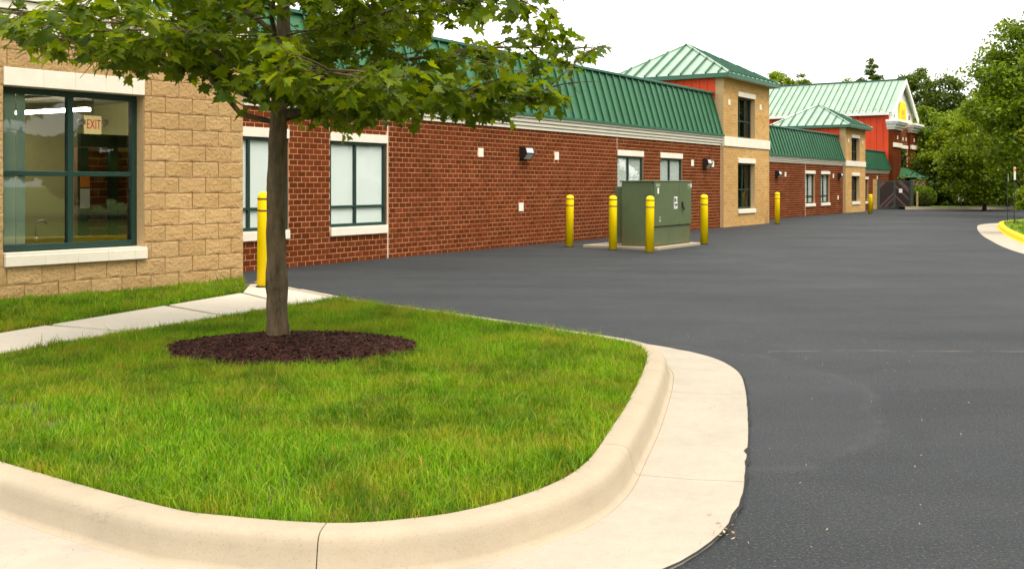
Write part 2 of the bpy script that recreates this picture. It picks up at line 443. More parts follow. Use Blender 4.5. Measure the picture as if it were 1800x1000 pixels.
# thin ragged tar line where the asphalt meets the pan
b = MB(); vs = []; fs = []; n_ = len(PATH1)
for i, p in enumerate(PATH1):
    t = (PATH1[min(i + 1, n_ - 1)] - PATH1[max(i - 1, 0)]).normalized(); q = Vector((t.y, -t.x))
    w0_ = .708 - random.random() ** 9 * .020; w1_ = .716 + random.random() ** 3 * .014
    for d in (w0_, w1_): e_ = p + q * d; vs.append((e_.x, e_.y, .0125))
fs = [(2 * i, 2 * i + 1, 2 * i + 3, 2 * i + 2) for i in range(n_ - 1)]
b.add(vs, fs).build('tar_joint', M['tar'], kind='structure')

isl = [(p.x, p.y) for p in PATH1]
SW_L = [(-6.6, 3.4), (-5.6, 6.2), (-4.53, 9.07), (-3.27, 12.45), (-3.45, 13.5)]          # far edge of the walk (against the wall strip)
SW_R = [(-5.4, 4.8), (-3.99, 7.92), (-3.2, 9.60), (-2.10, 11.6), (-1.98, 11.8)]
def lerp2(P, t):
    d = [0.0]
    for a, b_ in zip(P, P[1:]): d.append(d[-1] + math.dist(a, b_))
    s = t * d[-1]
    for i in range(len(P) - 1):
        if d[i + 1] >= s - 1e-9:
            u = (s - d[i]) / (d[i + 1] - d[i]); return (P[i][0] + (P[i + 1][0] - P[i][0]) * u, P[i][1] + (P[i + 1][1] - P[i][1]) * u)
    return P[-1]
# raised soil of the island and the wall strip
isl_soil = [p for p in isl if True]
WD = Vector((math.sin(R(38.6)), math.cos(R(38.6)))); WN = Vector((WD.y, -WD.x)); WM = -11.54       # wing wall direction / outward normal
def wing(s, m=0): q = WD * s + WN * (WM + m); return (q.x, q.y)
plat = isl + [wing(8.5, -.1), wing(2.0, -.1)]
po = poly_sheet('lawn_bed', plat, .125, M['soil'])
sw = empty('sidewalk', kind='structure')
LEFT = [(-7.6, .6)] ; 
ts = [0.0, .155, .315, .465, .615, .77, .90, 1.0]
# joint marks seen in the photograph lie about 1.6 m apart
for a, c in zip(ts, ts[1:]):
    g = .0035
    A0 = lerp2(SW_L, a + g * (a > 0)); A1 = lerp2(SW_L, c - g); B0 = lerp2(SW_R, a + g * (a > 0)); B1 = lerp2(SW_R, c - g)
    b = MB(); b.prism([(A0[0], A0[1], .04), (B0[0], B0[1], .04), (B1[0], B1[1], .04), (A1[0], A1[1], .04)], (0, 0, .112))
    b.build('paving_slab', M['path'], sw, bevel=.006)
b = MB(); b.prism([(-3.27, 12.45, .04), (-1.98, 11.8, .04), (-1.80, 11.56, .04), (-2.4, 12.3, .04), (-3.03, 13.16, .04), (-3.3, 13.6, .04), (-3.45, 13.5, .04)], (0, 0, .110))
b.build('paving_slab', M['path'], sw)

# right-hand lawn with its yellow kerb
G2 = [(9.5, -20), (9.5, 0), (9.6, 8), (10.3, 15), (11.6, 21.5), (13.5, 27.1), (15.3, 31.6), (16.8, 35.0), (17.6, 36.6), (18.6, 37.9), (20.4, 39.2), (24, 41.0), (32, 43.6), (58, 48)]
PATH2 = catmull(G2, .5)
kerb_run(PATH2, -1, [arc_of(PATH2, p) for p in G2[1:-1]], M['kerbyellow'], M['walk'], .62)
poly_sheet('right_lawn_bed', [(p.x, p.y) for p in PATH2] + [(58, -20)], .135, M['meadow'])
G3 = [(23.4, 61.0), (25.5, 60.6), (28.6, 61.2), (30.5, 62.4), (31.6, 65), (32.4, 74)]
PATH3 = catmull(G3, .4)
kerb_run(PATH3, 1, [arc_of(PATH3, p) for p in G3[1:-1]], M['concrete'], M['walk'], .5)
poly_sheet('far_lawn_bed', [(p.x, p.y) for p in PATH3] + [(22, 74)], .14, M['meadow'])
poly_sheet('wood_floor', [(31, 62.5), (34, 58.5), (48, 57.5), (60, 57.5), (60, 130), (-40, 130), (-40, 74), (31, 74)], .02, M['soil'])

def grass(name, poly, n, h, wid, holes=(), z0=.125, label=None, edge_long=0, dens=None):
    xs = [p[0] for p in poly]; ys = [p[1] for p in poly]
    x = rng.uniform(min(xs), max(xs), n * 3); y = rng.uniform(min(ys), max(ys), n * 3)
    k = in_poly(x, y, poly)
    for hp in holes: k &= ~in_poly(x, y, hp)
    if dens is not None: k &= rng.random(len(x)) < dens(x, y)
    x, y = x[k][:n], y[k][:n]; n = len(x)
    hh = rng.uniform(h[0], h[1], n) * (.70 + .5 * vnoise(x * 3.1, y * 3.1, 3)) * (.75 + .5 * vnoise(x * 11, y * 11, 4))
    hh *= np.where(rng.random(n) < .04, 1.6, 1.0)
    a = rng.uniform(0, 2 * math.pi, n); la = rng.uniform(0, 2 * math.pi, n) + (vnoise(x * 2.7, y * 2.7, 5) - .5) * 3
    lean = hh * np.clip(rng.normal(.50, .32, n), .03, 1.2); wd = rng.uniform(wid[0], wid[1], n)
    dx, dy = np.cos(a) * wd / 2, np.sin(a) * wd / 2; lx, ly = np.cos(la) * lean, np.sin(la) * lean
    z = np.full(n, z0)
    V = np.empty((n, 5, 3))
    V[:, 0] = np.stack([x - dx, y - dy, z], 1); V[:, 1] = np.stack([x + dx, y + dy, z], 1)
    V[:, 2] = np.stack([x + dx * .8 + lx * .3, y + dy * .8 + ly * .3, z + hh * .58], 1); V[:, 3] = np.stack([x - dx * .8 + lx * .3, y - dy * .8 + ly * .3, z + hh * .58], 1)
    V[:, 4] = np.stack([x + lx, y + ly, z + hh * .58 + np.sqrt(np.maximum(.0004, (hh * .42) ** 2 - (lean * .35) ** 2))], 1)
    bidx = (np.arange(n) * 5)[:, None]
    loops = (bidx + np.array([[0, 1, 2, 3, 3, 2, 4]])).ravel()
    me = np_mesh(name, V.reshape(-1, 3), loops, np.tile([4, 3], n), M['grass'])
    o = link(name, me); return tag(o, label, 'grass', kind='stuff')

MULCH_C, MULCH_R = (-1.79, 8.27), (1.0, .80)
mul = [(MULCH_C[0] + MULCH_R[0] * math.cos(t) * (1 + .04 * math.sin(5 * t)), MULCH_C[1] + MULCH_R[1] * math.sin(t) * (1 + .03 * math.cos(3 * t))) for t in np.linspace(0, 2 * math.pi, 48, endpoint=False)]
walk_poly = SW_L + SW_R[::-1]
isl_grass = [(p.x, p.y) for p in PATH1 if p.y < 11.55 or p.x > -1.8] + [SW_R[4], SW_R[3], SW_R[2], SW_R[1], SW_R[0], (-8, 7)]
def bare(x, y):
    d = np.ones(len(x))
    for cx, cy, r in ((-2.98, 6.10, .26), (-2.52, 5.72, .22), (-2.75, 5.95, .12)):
        d *= 1 - .93 * np.exp(-(((x - cx) / r) ** 2 + ((y - cy) / (r * .75)) ** 2))
    return d * (.55 + .45 * vnoise(x * 3, y * 3, 8)) * np.where(x < -4.6, .12, 1)
grass('island_grass', isl_grass, 270000, (.038, .080), (.0032, .0062), [mul, walk_poly],
      label='ragged green and yellowing lawn inside the curved kerb', dens=bare)
strip = [wing(2.6, -.02), wing(8.62, -.02), (-3.55, 13.55), (-3.40, 13.0), SW_L[3], SW_L[2], SW_L[1]]
grass('wall_strip_grass', strip, 80000, (.055, .11), (.006, .010), (), label='dense green grass strip between the tan wall and the sidewalk')
rl = [(p.x, p.y) for p in PATH2 if 18 < p.y < 46] + [(30, 30), (24, 18)]
grass('right_lawn_grass', rl, 30000, (.05, .10), (.02, .035), (), label='short grass inside the yellow kerb on the right')

# mulch ring
n = 9500
x = rng.uniform(-1, 1, n * 2); y = rng.uniform(-1, 1, n * 2); k = (x * x + y * y) < 1; x, y = x[k][:n], y[k][:n]; n = len(x)
rr = np.sqrt(x * x + y * y)
zz = .135 + .055 * (1 - rr ** 2) + rng.uniform(0, .022, n)
cx = MULCH_C[0] + x * MULCH_R[0] * 1.02; cy = MULCH_C[1] + y * MULCH_R[1] * 1.02
ln = rng.uniform(.009, .032, n); wd = rng.uniform(.004, .011, n); a = rng.uniform(0, 6.28, n); tl = rng.normal(0, .35, n); tr = rng.normal(0, .4, n)
ux, uy, uz = np.cos(a) * np.cos(tl) * ln, np.sin(a) * np.cos(tl) * ln, np.sin(tl) * ln
vx, vy, vz = -np.sin(a) * np.cos(tr) * wd, np.cos(a) * np.cos(tr) * wd, np.sin(tr) * wd
V = np.empty((n, 8, 3)); hz = rng.uniform(.003, .008, n)
for i, (su, sv, sw_) in enumerate([(-1, -1, 0), (1, -1, 0), (1, 1, 0), (-1, 1, 0), (-1, -1, 1), (1, -1, 1), (1, 1, 1), (-1, 1, 1)]):
    V[:, i] = np.stack([cx + su * ux + sv * vx, cy + su * uy + sv * vy, zz + su * uz + sv * vz + sw_ * hz], 1)
fl = np.array([[4, 5, 6, 7, 0, 1, 5, 4, 1, 2, 6, 5, 2, 3, 7, 6, 3, 0, 4, 7]])
me = np_mesh('mulch_chips', V.reshape(-1, 3), ((np.arange(n) * 8)[:, None] + fl).ravel(), np.full(n * 5, 4), M['mulch'])
mc = tag(link('mulch_chips', me), 'dark brown bark chips ringing the foot of the maple', 'mulch', kind='stuff')
vs = []; fs = []
for i, r_ in enumerate((0, .5, .8, 1.03)):
    for j in range(32):
        t = 2 * math.pi * j / 32; vs.append((MULCH_C[0] + MULCH_R[0] * r_ * math.cos(t), MULCH_C[1] + MULCH_R[1] * r_ * math.sin(t), .132 + .055 * (1 - r_ * r_)))
for i in range(3):
    for j in range(32): fs.append((i * 32 + j, i * 32 + (j + 1) % 32, (i + 1) * 32 + (j + 1) % 32, (i + 1) * 32 + j))
MB().add(vs, fs).build('mulch_bed', M['mulch'], smooth=True, kind='structure')

# bits of leaf and grit lying on the asphalt and the pan
n = 150
x = np.concatenate([rng.normal(.90, .04, 22), rng.uniform(1.1, 3.6, 88), rng.uniform(-2, 1.2, 40)]); y = np.concatenate([rng.normal(4.25, .09, 22), rng.uniform(4.2, 10, 88), rng.uniform(3.8, 4.2, 40)])
s_ = np.concatenate([rng.uniform(.004, .012, 22), rng.uniform(.003, .008, 88), rng.uniform(.003, .006, 40)]); a = rng.uniform(0, 6.28, n)
V = np.empty((n, 4, 3))
for i, (p, q, zz) in enumerate([(-1, 0, .013), (0, -.5, .016), (1, 0, .02), (0, .5, .015)]):
    V[:, i] = np.stack([x + (np.cos(a) * p - np.sin(a) * q) * s_, y + (np.sin(a) * p + np.cos(a) * q) * s_, np.full(n, zz)], 1)
M['litter'] = m_leaf('dry_litter', [c4(.20, .10, .03), c4(.35, .22, .09), c4(.45, .38, .25), c4(.15, .10, .06)], 0, .9, 3)
tag(link('leaf_litter', np_mesh('leaf_litter', V.reshape(-1, 3), ((np.arange(n) * 4)[:, None] + np.array([[0, 1, 2, 3]])).ravel(), np.full(n, 4), M['litter'])),
    'dry leaf bits and grit scattered beside the gutter edge', 'litter', kind='stuff')

# ------------------------------------------------------------------ building helpers (local x along the wall, y into the building, z up)
TH = 33.2
BD = Vector((math.sin(R(TH)), math.cos(R(TH)))); BI = Vector((-BD.y, BD.x))      # along, inward
RZ = math.atan2(BD.y, BD.x)
def wpt(s, wv, z=0): q = BD * s + BI * wv; return (q.x, q.y, z)
def wroot(name, s, wv, **kw): return empty(name, wpt(s, wv), RZ, **kw)

def wall_core(mb, s0, s1, w0, w1, z0, z1, holes):
    xs = sorted({s0, s1} | {v for h in holes for v in h[:2] if s0 < v < s1})
    for a, c in zip(xs, xs[1:]):
        zc = z0
        for h in sorted([h for h in holes if h[0] < (a + c) / 2 < h[1]], key=lambda h: h[2]):
            if h[2] > zc: mb.box(a, c, w0, w1, zc, h[2])
            zc = max(zc, h[3])
        if zc < z1: mb.box(a, c, w0, w1, zc, z1)

def subtract(a, c, z0, z1, holes):
    """intervals of [a,c] in course z0..z1 free of the holes"""
    iv = [(a, c)]
    for h in holes:
        if h[3] > z0 + .02 and h[2] < z1 - .02:
            nv = []
            for p, q in iv:
                if h[1] <= p or h[0] >= q: nv.append((p, q)); continue
                if h[0] > p: nv.append((p, h[0]))
                if h[1] < q: nv.append((h[1], q))
            iv = nv
    return iv

def brickwork(o, wall, s0, s1, wf, z0, z1, holes, mat, near=0, bl=.203, bh=.1016, depth=.06, proud=.004, joint=.0135, smin=None):
    """bricks proud of the mortar core; the `near` nearest ones are objects, the rest one joined part"""
    lst = []; row = 0; z = z0
    while z < z1 - .015:
        zt = min(z + bh, z1); off = (row % 2) * bl / 2; x = s0 - off
        while x < s1:
            for p, q in subtract(max(x, s0), min(x + bl, s1), z, zt, holes):
                if q - p > .03: lst.append((p + joint / 2, q - joint / 2, z + joint / 2, zt - joint / 2))
            x += bl
        for h in holes:                                   # cut courses above and below openings
            for za, zb in ((z, min(h[2], zt)), (max(h[3], z), zt)):
                if .02 < zb - za < bh - .015 and h[3] > z + .02 and h[2] < zt - .02:
                    x = s0 - off
                    while x < s1:
                        p, q = max(x, s0, h[0]), min(x + bl, s1, h[1])
                        if q - p > .03: lst.append((p + joint / 2, q - joint / 2, za + joint / 2, zb - joint / 2))
                        x += bl
        z += bh; row += 1
    solo = []
    if near:
        c = [b_ for b_ in lst if smin is None or b_[0] > smin]; c.sort(key=lambda b_: b_[0]); solo = c[:near]
    ss = set(solo); mb = MB(o); cache = {}
    for b_ in lst:
        d = random.uniform(-.0025, .0025)
        if b_ in ss:
            key = (round(b_[1] - b_[0], 3), round(b_[3] - b_[2], 3))
            if key not in cache:
                cache[key] = MB().box(0, key[0], 0, depth, 0, key[1]).mesh('brick', mat)
            link('brick', cache[key], wall, (b_[0] - o[0], wf - proud + d - o[1], b_[2] - o[2]))
        else:
            y0 = wf - proud + d; p, q, zb, zt = b_
            mb.add([(p, y0, zb), (q, y0, zb), (q, y0, zt), (p, y0, zt), (p, wf + .004, zb), (q, wf + .004, zb), (q, wf + .004, zt), (p, wf + .004, zt)],
                   [(0, 1, 2, 3), (0, 4, 5, 1), (1, 5, 6, 2), (2, 6, 7, 3), (3, 7, 4, 0)])
    mb.build('brickwork', mat, wall, kind='stuff')

def window(root, o, s0, s1, z0, z1, wf, cols, transoms, blind=True, recess=.10, fw=.055, name='window'):
    """frame, panes and blind set back in an opening"""
    wn = empty(name, (s0 - o[0], wf - o[1], z0 - o[2]), 0, root); q = (s0, wf, z0)
    fr = MB(q); y0, y1 = wf + recess - .03, wf + recess + .05
    fr.box(s0, s0 + fw, y0, y1, z0, z1); fr.box(s1 - fw, s1, y0, y1, z0, z1)
    fr.box(s0 + fw, s1 - fw, y0, y1, z0, z0 + fw); fr.box(s0 + fw, s1 - fw, y0, y1, z1 - fw, z1)
    xs = [s0 + fw] + [s0 + (s1 - s0) * c for c in cols] + [s1 - fw]; hw = fw * .5
    for c in xs[1:-1]: fr.box(c - hw, c + hw, y0 + .004, y1, z0 + fw, z1 - fw)
    zs = [z0 + fw] + [z0 + (z1 - z0) * t for t in transoms] + [z1 - fw]
    for i in range(len(xs) - 1):
        a = xs[i] + (hw if i else 0); c = xs[i + 1] - (hw if i < len(xs) - 2 else 0)
        for t in zs[1:-1]: fr.box(a, c, y0 + .008, y1, t - hw * .8, t + hw * .8)
        for j in range(len(zs) - 1):
            za = zs[j] + (hw * .8 if j else 0); zb = zs[j + 1] - (hw * .8 if j < len(zs) - 2 else 0)
            MB(q).box(a, c, wf + recess + .010, wf + recess + .016, za, zb).build('pane', M['clearglass'] if blind else M['glass'], wn)
    fr.build('window_frame', M['frame'], wn, bevel=.004)
    if blind:
        for i in range(len(xs) - 1):
            bb = MB(q).box(xs[i] + .012, xs[i + 1] - .012, wf + recess + .028, wf + recess + .034, z0 + .02, z1 - .02)
            bb.build('blind', M['blind'], wn)
    return wn

def clad(root, o, name, O, e, g, nrm, poly, pitch, mat, rib=(.03, .03), thick=.012, start=None, rmat=None, rec=0):
    """standing-seam panels over a convex polygon given in (along, up-slope) metres: one object per panel"""
    O, e, g, nrm = Vector(O), Vector(e).normalized(), Vector(g).normalized(), Vector(nrm).normalized()
    def clipx(P, x, keep_right):
        out = []
        for i in range(len(P)):
            a, c = P[i], P[(i + 1) % len(P)]; ia = (a[0] >= x) == keep_right; ic = (c[0] >= x) == keep_right
            if ia: out.append(a)
            if ia != ic:
                t = (x - a[0]) / (c[0] - a[0]); out.append((x, a[1] + (c[1] - a[1]) * t))
        return out
    x0 = min(p[0] for p in poly); x1 = max(p[0] for p in poly); x = x0 if start is None else start
    off = Vector(o)
    while x < x1 - .02:
        a, c = max(x, x0), min(x + pitch, x1); P = clipx(clipx(list(poly), a, True), c, False)
        if len(P) > 2:
            P3 = [O + e * p[0] + g * p[1] - off for p in P]; mb = MB()
            mb.prism([tuple(v) for v in P3], tuple(nrm * thick))
            nf = len(mb.f)
            ys = [p[1] for p in P if abs(p[0] - a) < 1e-6]
            if len(ys) > 1 and a > x0 + .01 and max(ys) - min(ys) > .05:
                r0, r1 = min(ys), max(ys); hw = rib[1] / 2
                A = [O + e * (a + k) + g * yy + nrm * (thick * .9) - off for k, yy in ((-hw, r0), (hw, r0), (hw, r1), (-hw, r1))]
                mb.prism([tuple(v) for v in A], tuple(nrm * rib[0]))
            ob = mb.build(name, mat, root)
            if rmat:
                ob.data.materials.append(rmat)
                for k_ in range(nf, len(ob.data.polygons)): ob.data.polygons[k_].material_index = 1
        x += pitch

def accents(root, o, lst, wf, sz=.2):
    for s, z in lst: MB(o).box(s - sz / 2, s + sz / 2, wf - .018, wf + .03, z - sz / 2, z + sz / 2).build('accent_block', M['lime'], root, bevel=.004)

def stones(root, o, name, s0, s1, y0, y1, z0, z1, cuts, slope=0):
    p = MB(o).box(s0 + .004, s1 - .004, y0 + .006, y1, z0 + .004, z1 - .006).build(name, M['mortar' if False else 'lime'], root)
    xs = [s0] + [s0 + (s1 - s0) * c for c in cuts] + [s1]
    for i, (a, c) in enumerate(zip(xs, xs[1:])):
        a2 = a + (.003 if i else 0); c2 = c - (.003 if i < len(xs) - 2 else 0)
        b = MB(o)
        b.add([(a2, y0, z0), (c2, y0, z0), (c2, y1 - .002, z0), (a2, y1 - .002, z0), (a2, y0, z1 - slope), (c2, y0, z1 - slope), (c2, y1 - .002, z1), (a2, y1 - .002, z1)],
              [(0, 3, 2, 1), (4, 5, 6, 7), (0, 1, 5, 4), (1, 2, 6, 5), (2, 3, 7, 6), (3, 0, 4, 7)])
        b.build(name + '_stone', M['lime'], p, bevel=.005)
    return p

# ------------------------------------------------------------------ long brick wing with its green mansard
def cornice(root, o, s0, s1, wf, z0, z1, n=4, out=.13):
    c = MB(o).box(s0, s1, wf + .005, wf + .1, z0, z1).build('cornice', M['trim'], root)
    h = (z1 - z0) / n
    for i in range(n):
        MB(o).box(s0, s1, wf - out * (i + 1) / n, wf + .004, z0 + h * i, z0 + h * (i + 1) - .012).build('cornice_board', M['trim'], c, bevel=.006)
def mansard(root, o, s0, s1, wf, z0, z1, rec, pitch=.406, rib=(.05, .045)):
    g = Vector((0, rec, z1 - z0)); L = g.length; nrm = Vector((0, -(z1 - z0), rec))
    rf = MB(o); rf.prism([(s0, wf, z0), (s0, wf + rec, z1), (s0, wf + 2.5, z1), (s0, wf + 2.5, z0)], (s1 - s0, 0, 0))
    r_ = rf.build('mansard_roof', M['trimgreen'], root)
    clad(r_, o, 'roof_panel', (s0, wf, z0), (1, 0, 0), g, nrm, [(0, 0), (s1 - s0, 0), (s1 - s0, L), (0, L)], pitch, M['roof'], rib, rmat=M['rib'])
    MB(o).box(s0, s1, wf + rec - .09, wf + rec + .25, z1 + .004, z1 + .075).build('ridge_cap', M['trimgreen'], r_, bevel=.01)
    MB(o).box(s0, s1, wf - .055, wf - .012, z0 - .03, z0 + .03).build('drip_edge', M['trimgreen'], r_)

W0 = 13.245
o = (11.0, W0, 0)
bw = wroot('brick_wing', 11.0, W0, label='long red brick wing with green mansard roof behind the maple and the utility cabinet', cat='building', group='linked building sections')
holes = [(11.38, 13.01, .50, 2.44), (14.06, 15.69, .50, 2.44), (25.62, 27.28, .50, 2.44), (28.44, 30.08, .50, 2.44)]
ACC1 = []
def s_of(px, wv): 
    r_ = (px - 900) / 1800; Y = wv / (BD.x * 1 - r_ * BD.y) if False else wv / (-(r_ * (-BI.x) + 1 * (-BI.y)))
    return Y * (r_ * BD.x + BD.y), Y
def z_of(py, Y): return CH + (325 - py) / 1800 * Y
for px, py in ((844.5, 268.5), (978, 274.5), (915.5, 364), (1216.8, 286.8), (1252.4, 288.6)):
    s_, Y_ = s_of(px, W0); ACC1.append((s_, z_of(py, Y_)))
ah = [(s_ - .1, s_ + .1, z_ - .1, z_ + .1) for s_, z_ in ACC1]
joints = [(15.705, 15.73, -1, 2.8), (25.60, 25.62, 2.45, 2.8)]
cm = MB(o); wall_core(cm, 11.2, 33.30, W0, W0 + .28, -.1, 2.80, holes)
wl = cm.build('wall', M['mortar'], bw)
brickwork(o, wl, 11.2, 33.26, W0, -.02, 2.80, holes + ah + joints, M['brick'], near=300, smin=11.93)
for s0, s1, z0, z1 in joints: MB(o).box(s0 + .004, s1 - .004, W0 - .006, W0 + .004, max(z0, 0), z1).build('control_joint', M['trim'], wl)
for h in holes:
    stones(bw, o, 'lintel', h[0], h[1], W0 - .03, W0 + .2, 2.277, 2.44, [])
    stones(bw, o, 'sill', h[0], h[1], W0 - .045, W0 + .2, .505, .67, [], .02)
    window(bw, o, h[0] + .005, h[1] - .005, .672, 2.274, W0, [.45], [.235], recess=.05)
accents(bw, o, ACC1, W0)
cornice(bw, o, 11.2, 33.27, W0, 2.80, 3.14)
mansard(bw, o, 11.2, 33.25, W0 - .12, 3.145, 4.57, .42)

# second brick wing
W2 = 14.75
o = (37.9, W2, 0)
b2w = wroot('brick_wing', 37.9, W2, label='lower red brick wing between the two tan towers, with paired narrow windows', cat='building', group='linked building sections')
holes2 = [(47.6, 49.12, .43, 2.13), (50.06, 51.58, .43, 2.13)]
ACC2 = []
for px, py in ((1380.3, 306.5), (1464.6, 309.6), (1478.8, 309.8), (1472.8, 347.5)):
    s_, Y_ = s_of(px, W2); ACC2.append((s_, z_of(py, Y_)))
ah2 = [(s_ - .1, s_ + .1, z_ - .1, z_ + .1) for s_, z_ in ACC2]
cm = MB(o); wall_core(cm, 37.0, 54.0, W2, W2 + .28, -.1, 2.45, holes2)
wl2 = cm.build('wall', M['mortar'], b2w)
brickwork(o, wl2, 37.0, 53.95, W2, -.02, 2.45, holes2 + ah2 + [(47.56, 47.6, -1, 2.45)], M['brick'], bl=.406)
MB(o).box(47.57, 47.595, W2 - .006, W2 + .004, 0, 2.45).build('control_joint', M['trim'], wl2)
for h in holes2:
    stones(b2w, o, 'lintel', h[0], h[1], W2 - .03, W2 + .2, 1.98, 2.13, [])
    stones(b2w, o, 'sill', h[0], h[1], W2 - .045, W2 + .2, .435, .575, [], .02)
    window(b2w, o, h[0] + .005, h[1] - .005, .578, 1.977, W2, [.48], [.25], recess=.12)
accents(b2w, o, ACC2, W2)
cornice(b2w, o, 37.0, 53.93, W2, 2.45, 2.74)
mansard(b2w, o, 37.0, 53.9, W2 - .12, 2.745, 3.99, .40)

# third, short brick wing in front of the barn-like hall
W3 = 15.6
o = (57.9, W3, 0)
b3w = wroot('brick_wing', 57.9, W3, label='short brick wing with plain green mansard beside the dark plank gate', cat='building', group='linked building sections')
h3 = [(58.6, 60.2, .35, 1.93), (61.0, 62.5, .35, 1.93)]
cm = MB(o); wall_core(cm, 57.0, 68.3, W3, W3 + .28, -.1, 2.16, h3)
wl3 = cm.build('wall', M['mortar'], b3w)
brickwork(o, wl3, 57.0, 68.25, W3, -.02, 2.16, h3, M['brick'], bl=.406)
for h in h3:
    stones(b3w, o, 'lintel', h[0], h[1], W3 - .03, W3 + .2, 1.78, 1.93, [])
    stones(b3w, o, 'sill', h[0], h[1], W3 - .045, W3 + .2, .35, .48, [], .02)
    window(b3w, o, h[0] + .005, h[1] - .005, .483, 1.777, W3, [.5], [.3], recess=.12)
accents(b3w, o, [(64.6, 1.9)], W3)
cornice(b3w, o, 57.0, 68.5, W3, 2.16, 2.42)
mansard(b3w, o, 57.0, 68.45, W3 - .12, 2.425, 3.52, .45)

# ------------------------------------------------------------------ tan towers with hipped metal roofs
def hip_roof(root, o, s0, s1, w0, w1, z, zp, peak, pitch=.46):
    P = Vector((peak[0], peak[1], zp)); C = [Vector((s0, w0, z)), Vector((s1, w0, z)), Vector((s1, w1, z)), Vector((s0, w1, z))]
    rf = MB(o); k = [tuple(c) for c in C] + [tuple(P - Vector((0, 0, .01)))]
    rf.add(k, [(0, 1, 4), (1, 2, 4), (2, 3, 4), (3, 0, 4), (3, 2, 1, 0)]); r_ = rf.build('hip_roof', M['trimgreen'], root)
    for i in range(4):
        A, B = C[i], C[(i + 1) % 4]; e = (B - A).normalized(); L = (B - A).length
        px = (P - A).dot(e); foot = A + e * px; g = P - foot; H = g.length; nrm = e.cross(g).normalized()
        if nrm.z < 0: nrm = -nrm
        clad(r_, o, 'roof_panel', A + nrm * .004, e, g, nrm, [(0, 0), (L, 0), (px, H)], pitch, M['skymint'], (.065, .04), .010, start=px - pitch * 14, rmat=M['rib'])
    for c in C:
        d = (P - c); MB(o).tube([c + Vector((0, 0, .03)), P + Vector((0, 0, .03))], .045, 6).build('hip_cap', M['skymint'], r_)
    f = MB(o); t = .13
    f.box(s0, s1, w0, w0 + .03, z - t, z + .012); f.box(s0, s1, w1 - .03, w1, z - t, z + .012); f.box(s0, s0 + .03, w0 + .03, w1 - .03, z - t, z + .012); f.box(s1 - .03, s1, w0 + .03, w1 - .03, z - t, z + .012)
    f.build('fascia', M['trimgreen'], r_)
    MB(o).box(s0 + .03, s1 - .03, w0 + .03, w1 - .03, z - .10, z - .08).build('soffit', M['white'], r_)

def tower(label, s0, s1, w0, dep, ztop, zp, peak, band, uw, lw, acc, red_from):
    o = (s0, w0, 0)
    t = wroot('corner_tower', s0, w0, label=label, cat='building', group='linked building sections')
    hs = [uw, lw]
    hh = [(h[0], h[1], h[2], h[3]) for h in hs]
    cm = MB(o); wall_core(cm, s0, s1, w0, w0 + .4, -.1, ztop, hh)
    cm.box(s0, s0 + .2, w0 + .4, w0 + dep, -.1, ztop); cm.box(s1 - .2, s1, w0 + .4, w0 + dep, -.1, ztop); cm.box(s0 + .2, s1 - .2, w0 + dep - .2, w0 + dep, -.1, ztop)
    wl_ = cm.build('wall', M['tanmortar'], t)
    ah_ = [(a - .1, a + .1, z - .1, z + .1) for a, z in acc]
    brickwork(o, wl_, s0, s1, w0, -.02, ztop, hh + ah_ + [(s0 - 1, s1 + 1, band[0], band[1])], M['tanbrick'], bl=.305)
    bd = MB(o).box(s0 - .01, s1 + .01, w0 - .02, w0 + .05, band[0], band[1]).build('band', M['lime'], t)
    k = 4; L = (s1 - s0 + .02) / k
    for i in range(k): MB(o).box(s0 - .01 + L * i + .003, s0 - .01 + L * (i + 1) - .003, w0 - .04, w0 - .021, band[0] + .004, band[1] - .004).build('band_stone', M['lime'], bd, bevel=.004)
    for (a, c, z0, z1), sill in ((uw, False), (lw, True)):
        stones(t, o, 'lintel', a, c, w0 - .035, w0 + .3, z1 - .17, z1, [])
        zb = z0
        if sill: stones(t, o, 'sill', a, c, w0 - .05, w0 + .3, z0, z0 + .155, [], .02); zb = z0 + .158
        wn = window(t, o, a + .005, c - .005, zb + .002, z1 - .173, w0, [.33, .66] if not sill else [.5], [.42], blind=False, recess=.19)
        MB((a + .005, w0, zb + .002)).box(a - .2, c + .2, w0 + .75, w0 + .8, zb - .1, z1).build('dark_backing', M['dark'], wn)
    accents(t, o, acc, w0)
    sd_ = MB(o).box(s0 - .012, s0 + .0, w0 + .31, w0 + dep, red_from, ztop - .05).build('side_siding', M['red'], t)
    clad(sd_, o, 'siding_panel', (s0 - .0125, w0 + .31, red_from), (0, 1, 0), (0, 0, 1), (-1, 0, 0), [(0, 0), (dep - .31, 0), (dep - .31, ztop - red_from), (0, ztop - red_from)], .30, M['red'], (.025, .06), .010)
    hip_roof(t, o, s0 - .30, s1 + .30, w0 - .30, w0 + dep + .05, ztop + .10, zp, peak)
    return t
acc = []
for px, py in ((1281.5, 180), (1336.5, 189)):
    s_, Y_ = s_of(px, 13.125); acc.append((s_, z_of(py, Y_)))
tower('larger tan brick tower with hipped green roof at the end of the long wing', 33.28, 37.9, 13.125, 4.35, 5.15, 6.67, (35.6, 15.5), (2.79, 3.12),
      (34.62, 36.35, 3.13, 4.75), (34.62, 36.35, .44, 2.40), acc, 4.4)
acc = []
for px, py in ((1491.6, 247.5), (1516.2, 250.5)):
    s_, Y_ = s_of(px, 14.6); acc.append((s_, z_of(py, Y_)))
tower('smaller far tan brick tower with hipped green roof in front of the red hall', 53.9, 57.85, 14.6, 4.0, 4.46, 5.79, (55.9, 16.6), (2.43, 2.71),
      (55.06, 56.64, 2.72, 4.12), (55.06, 56.64, .41, 2.10), acc, 3.8)

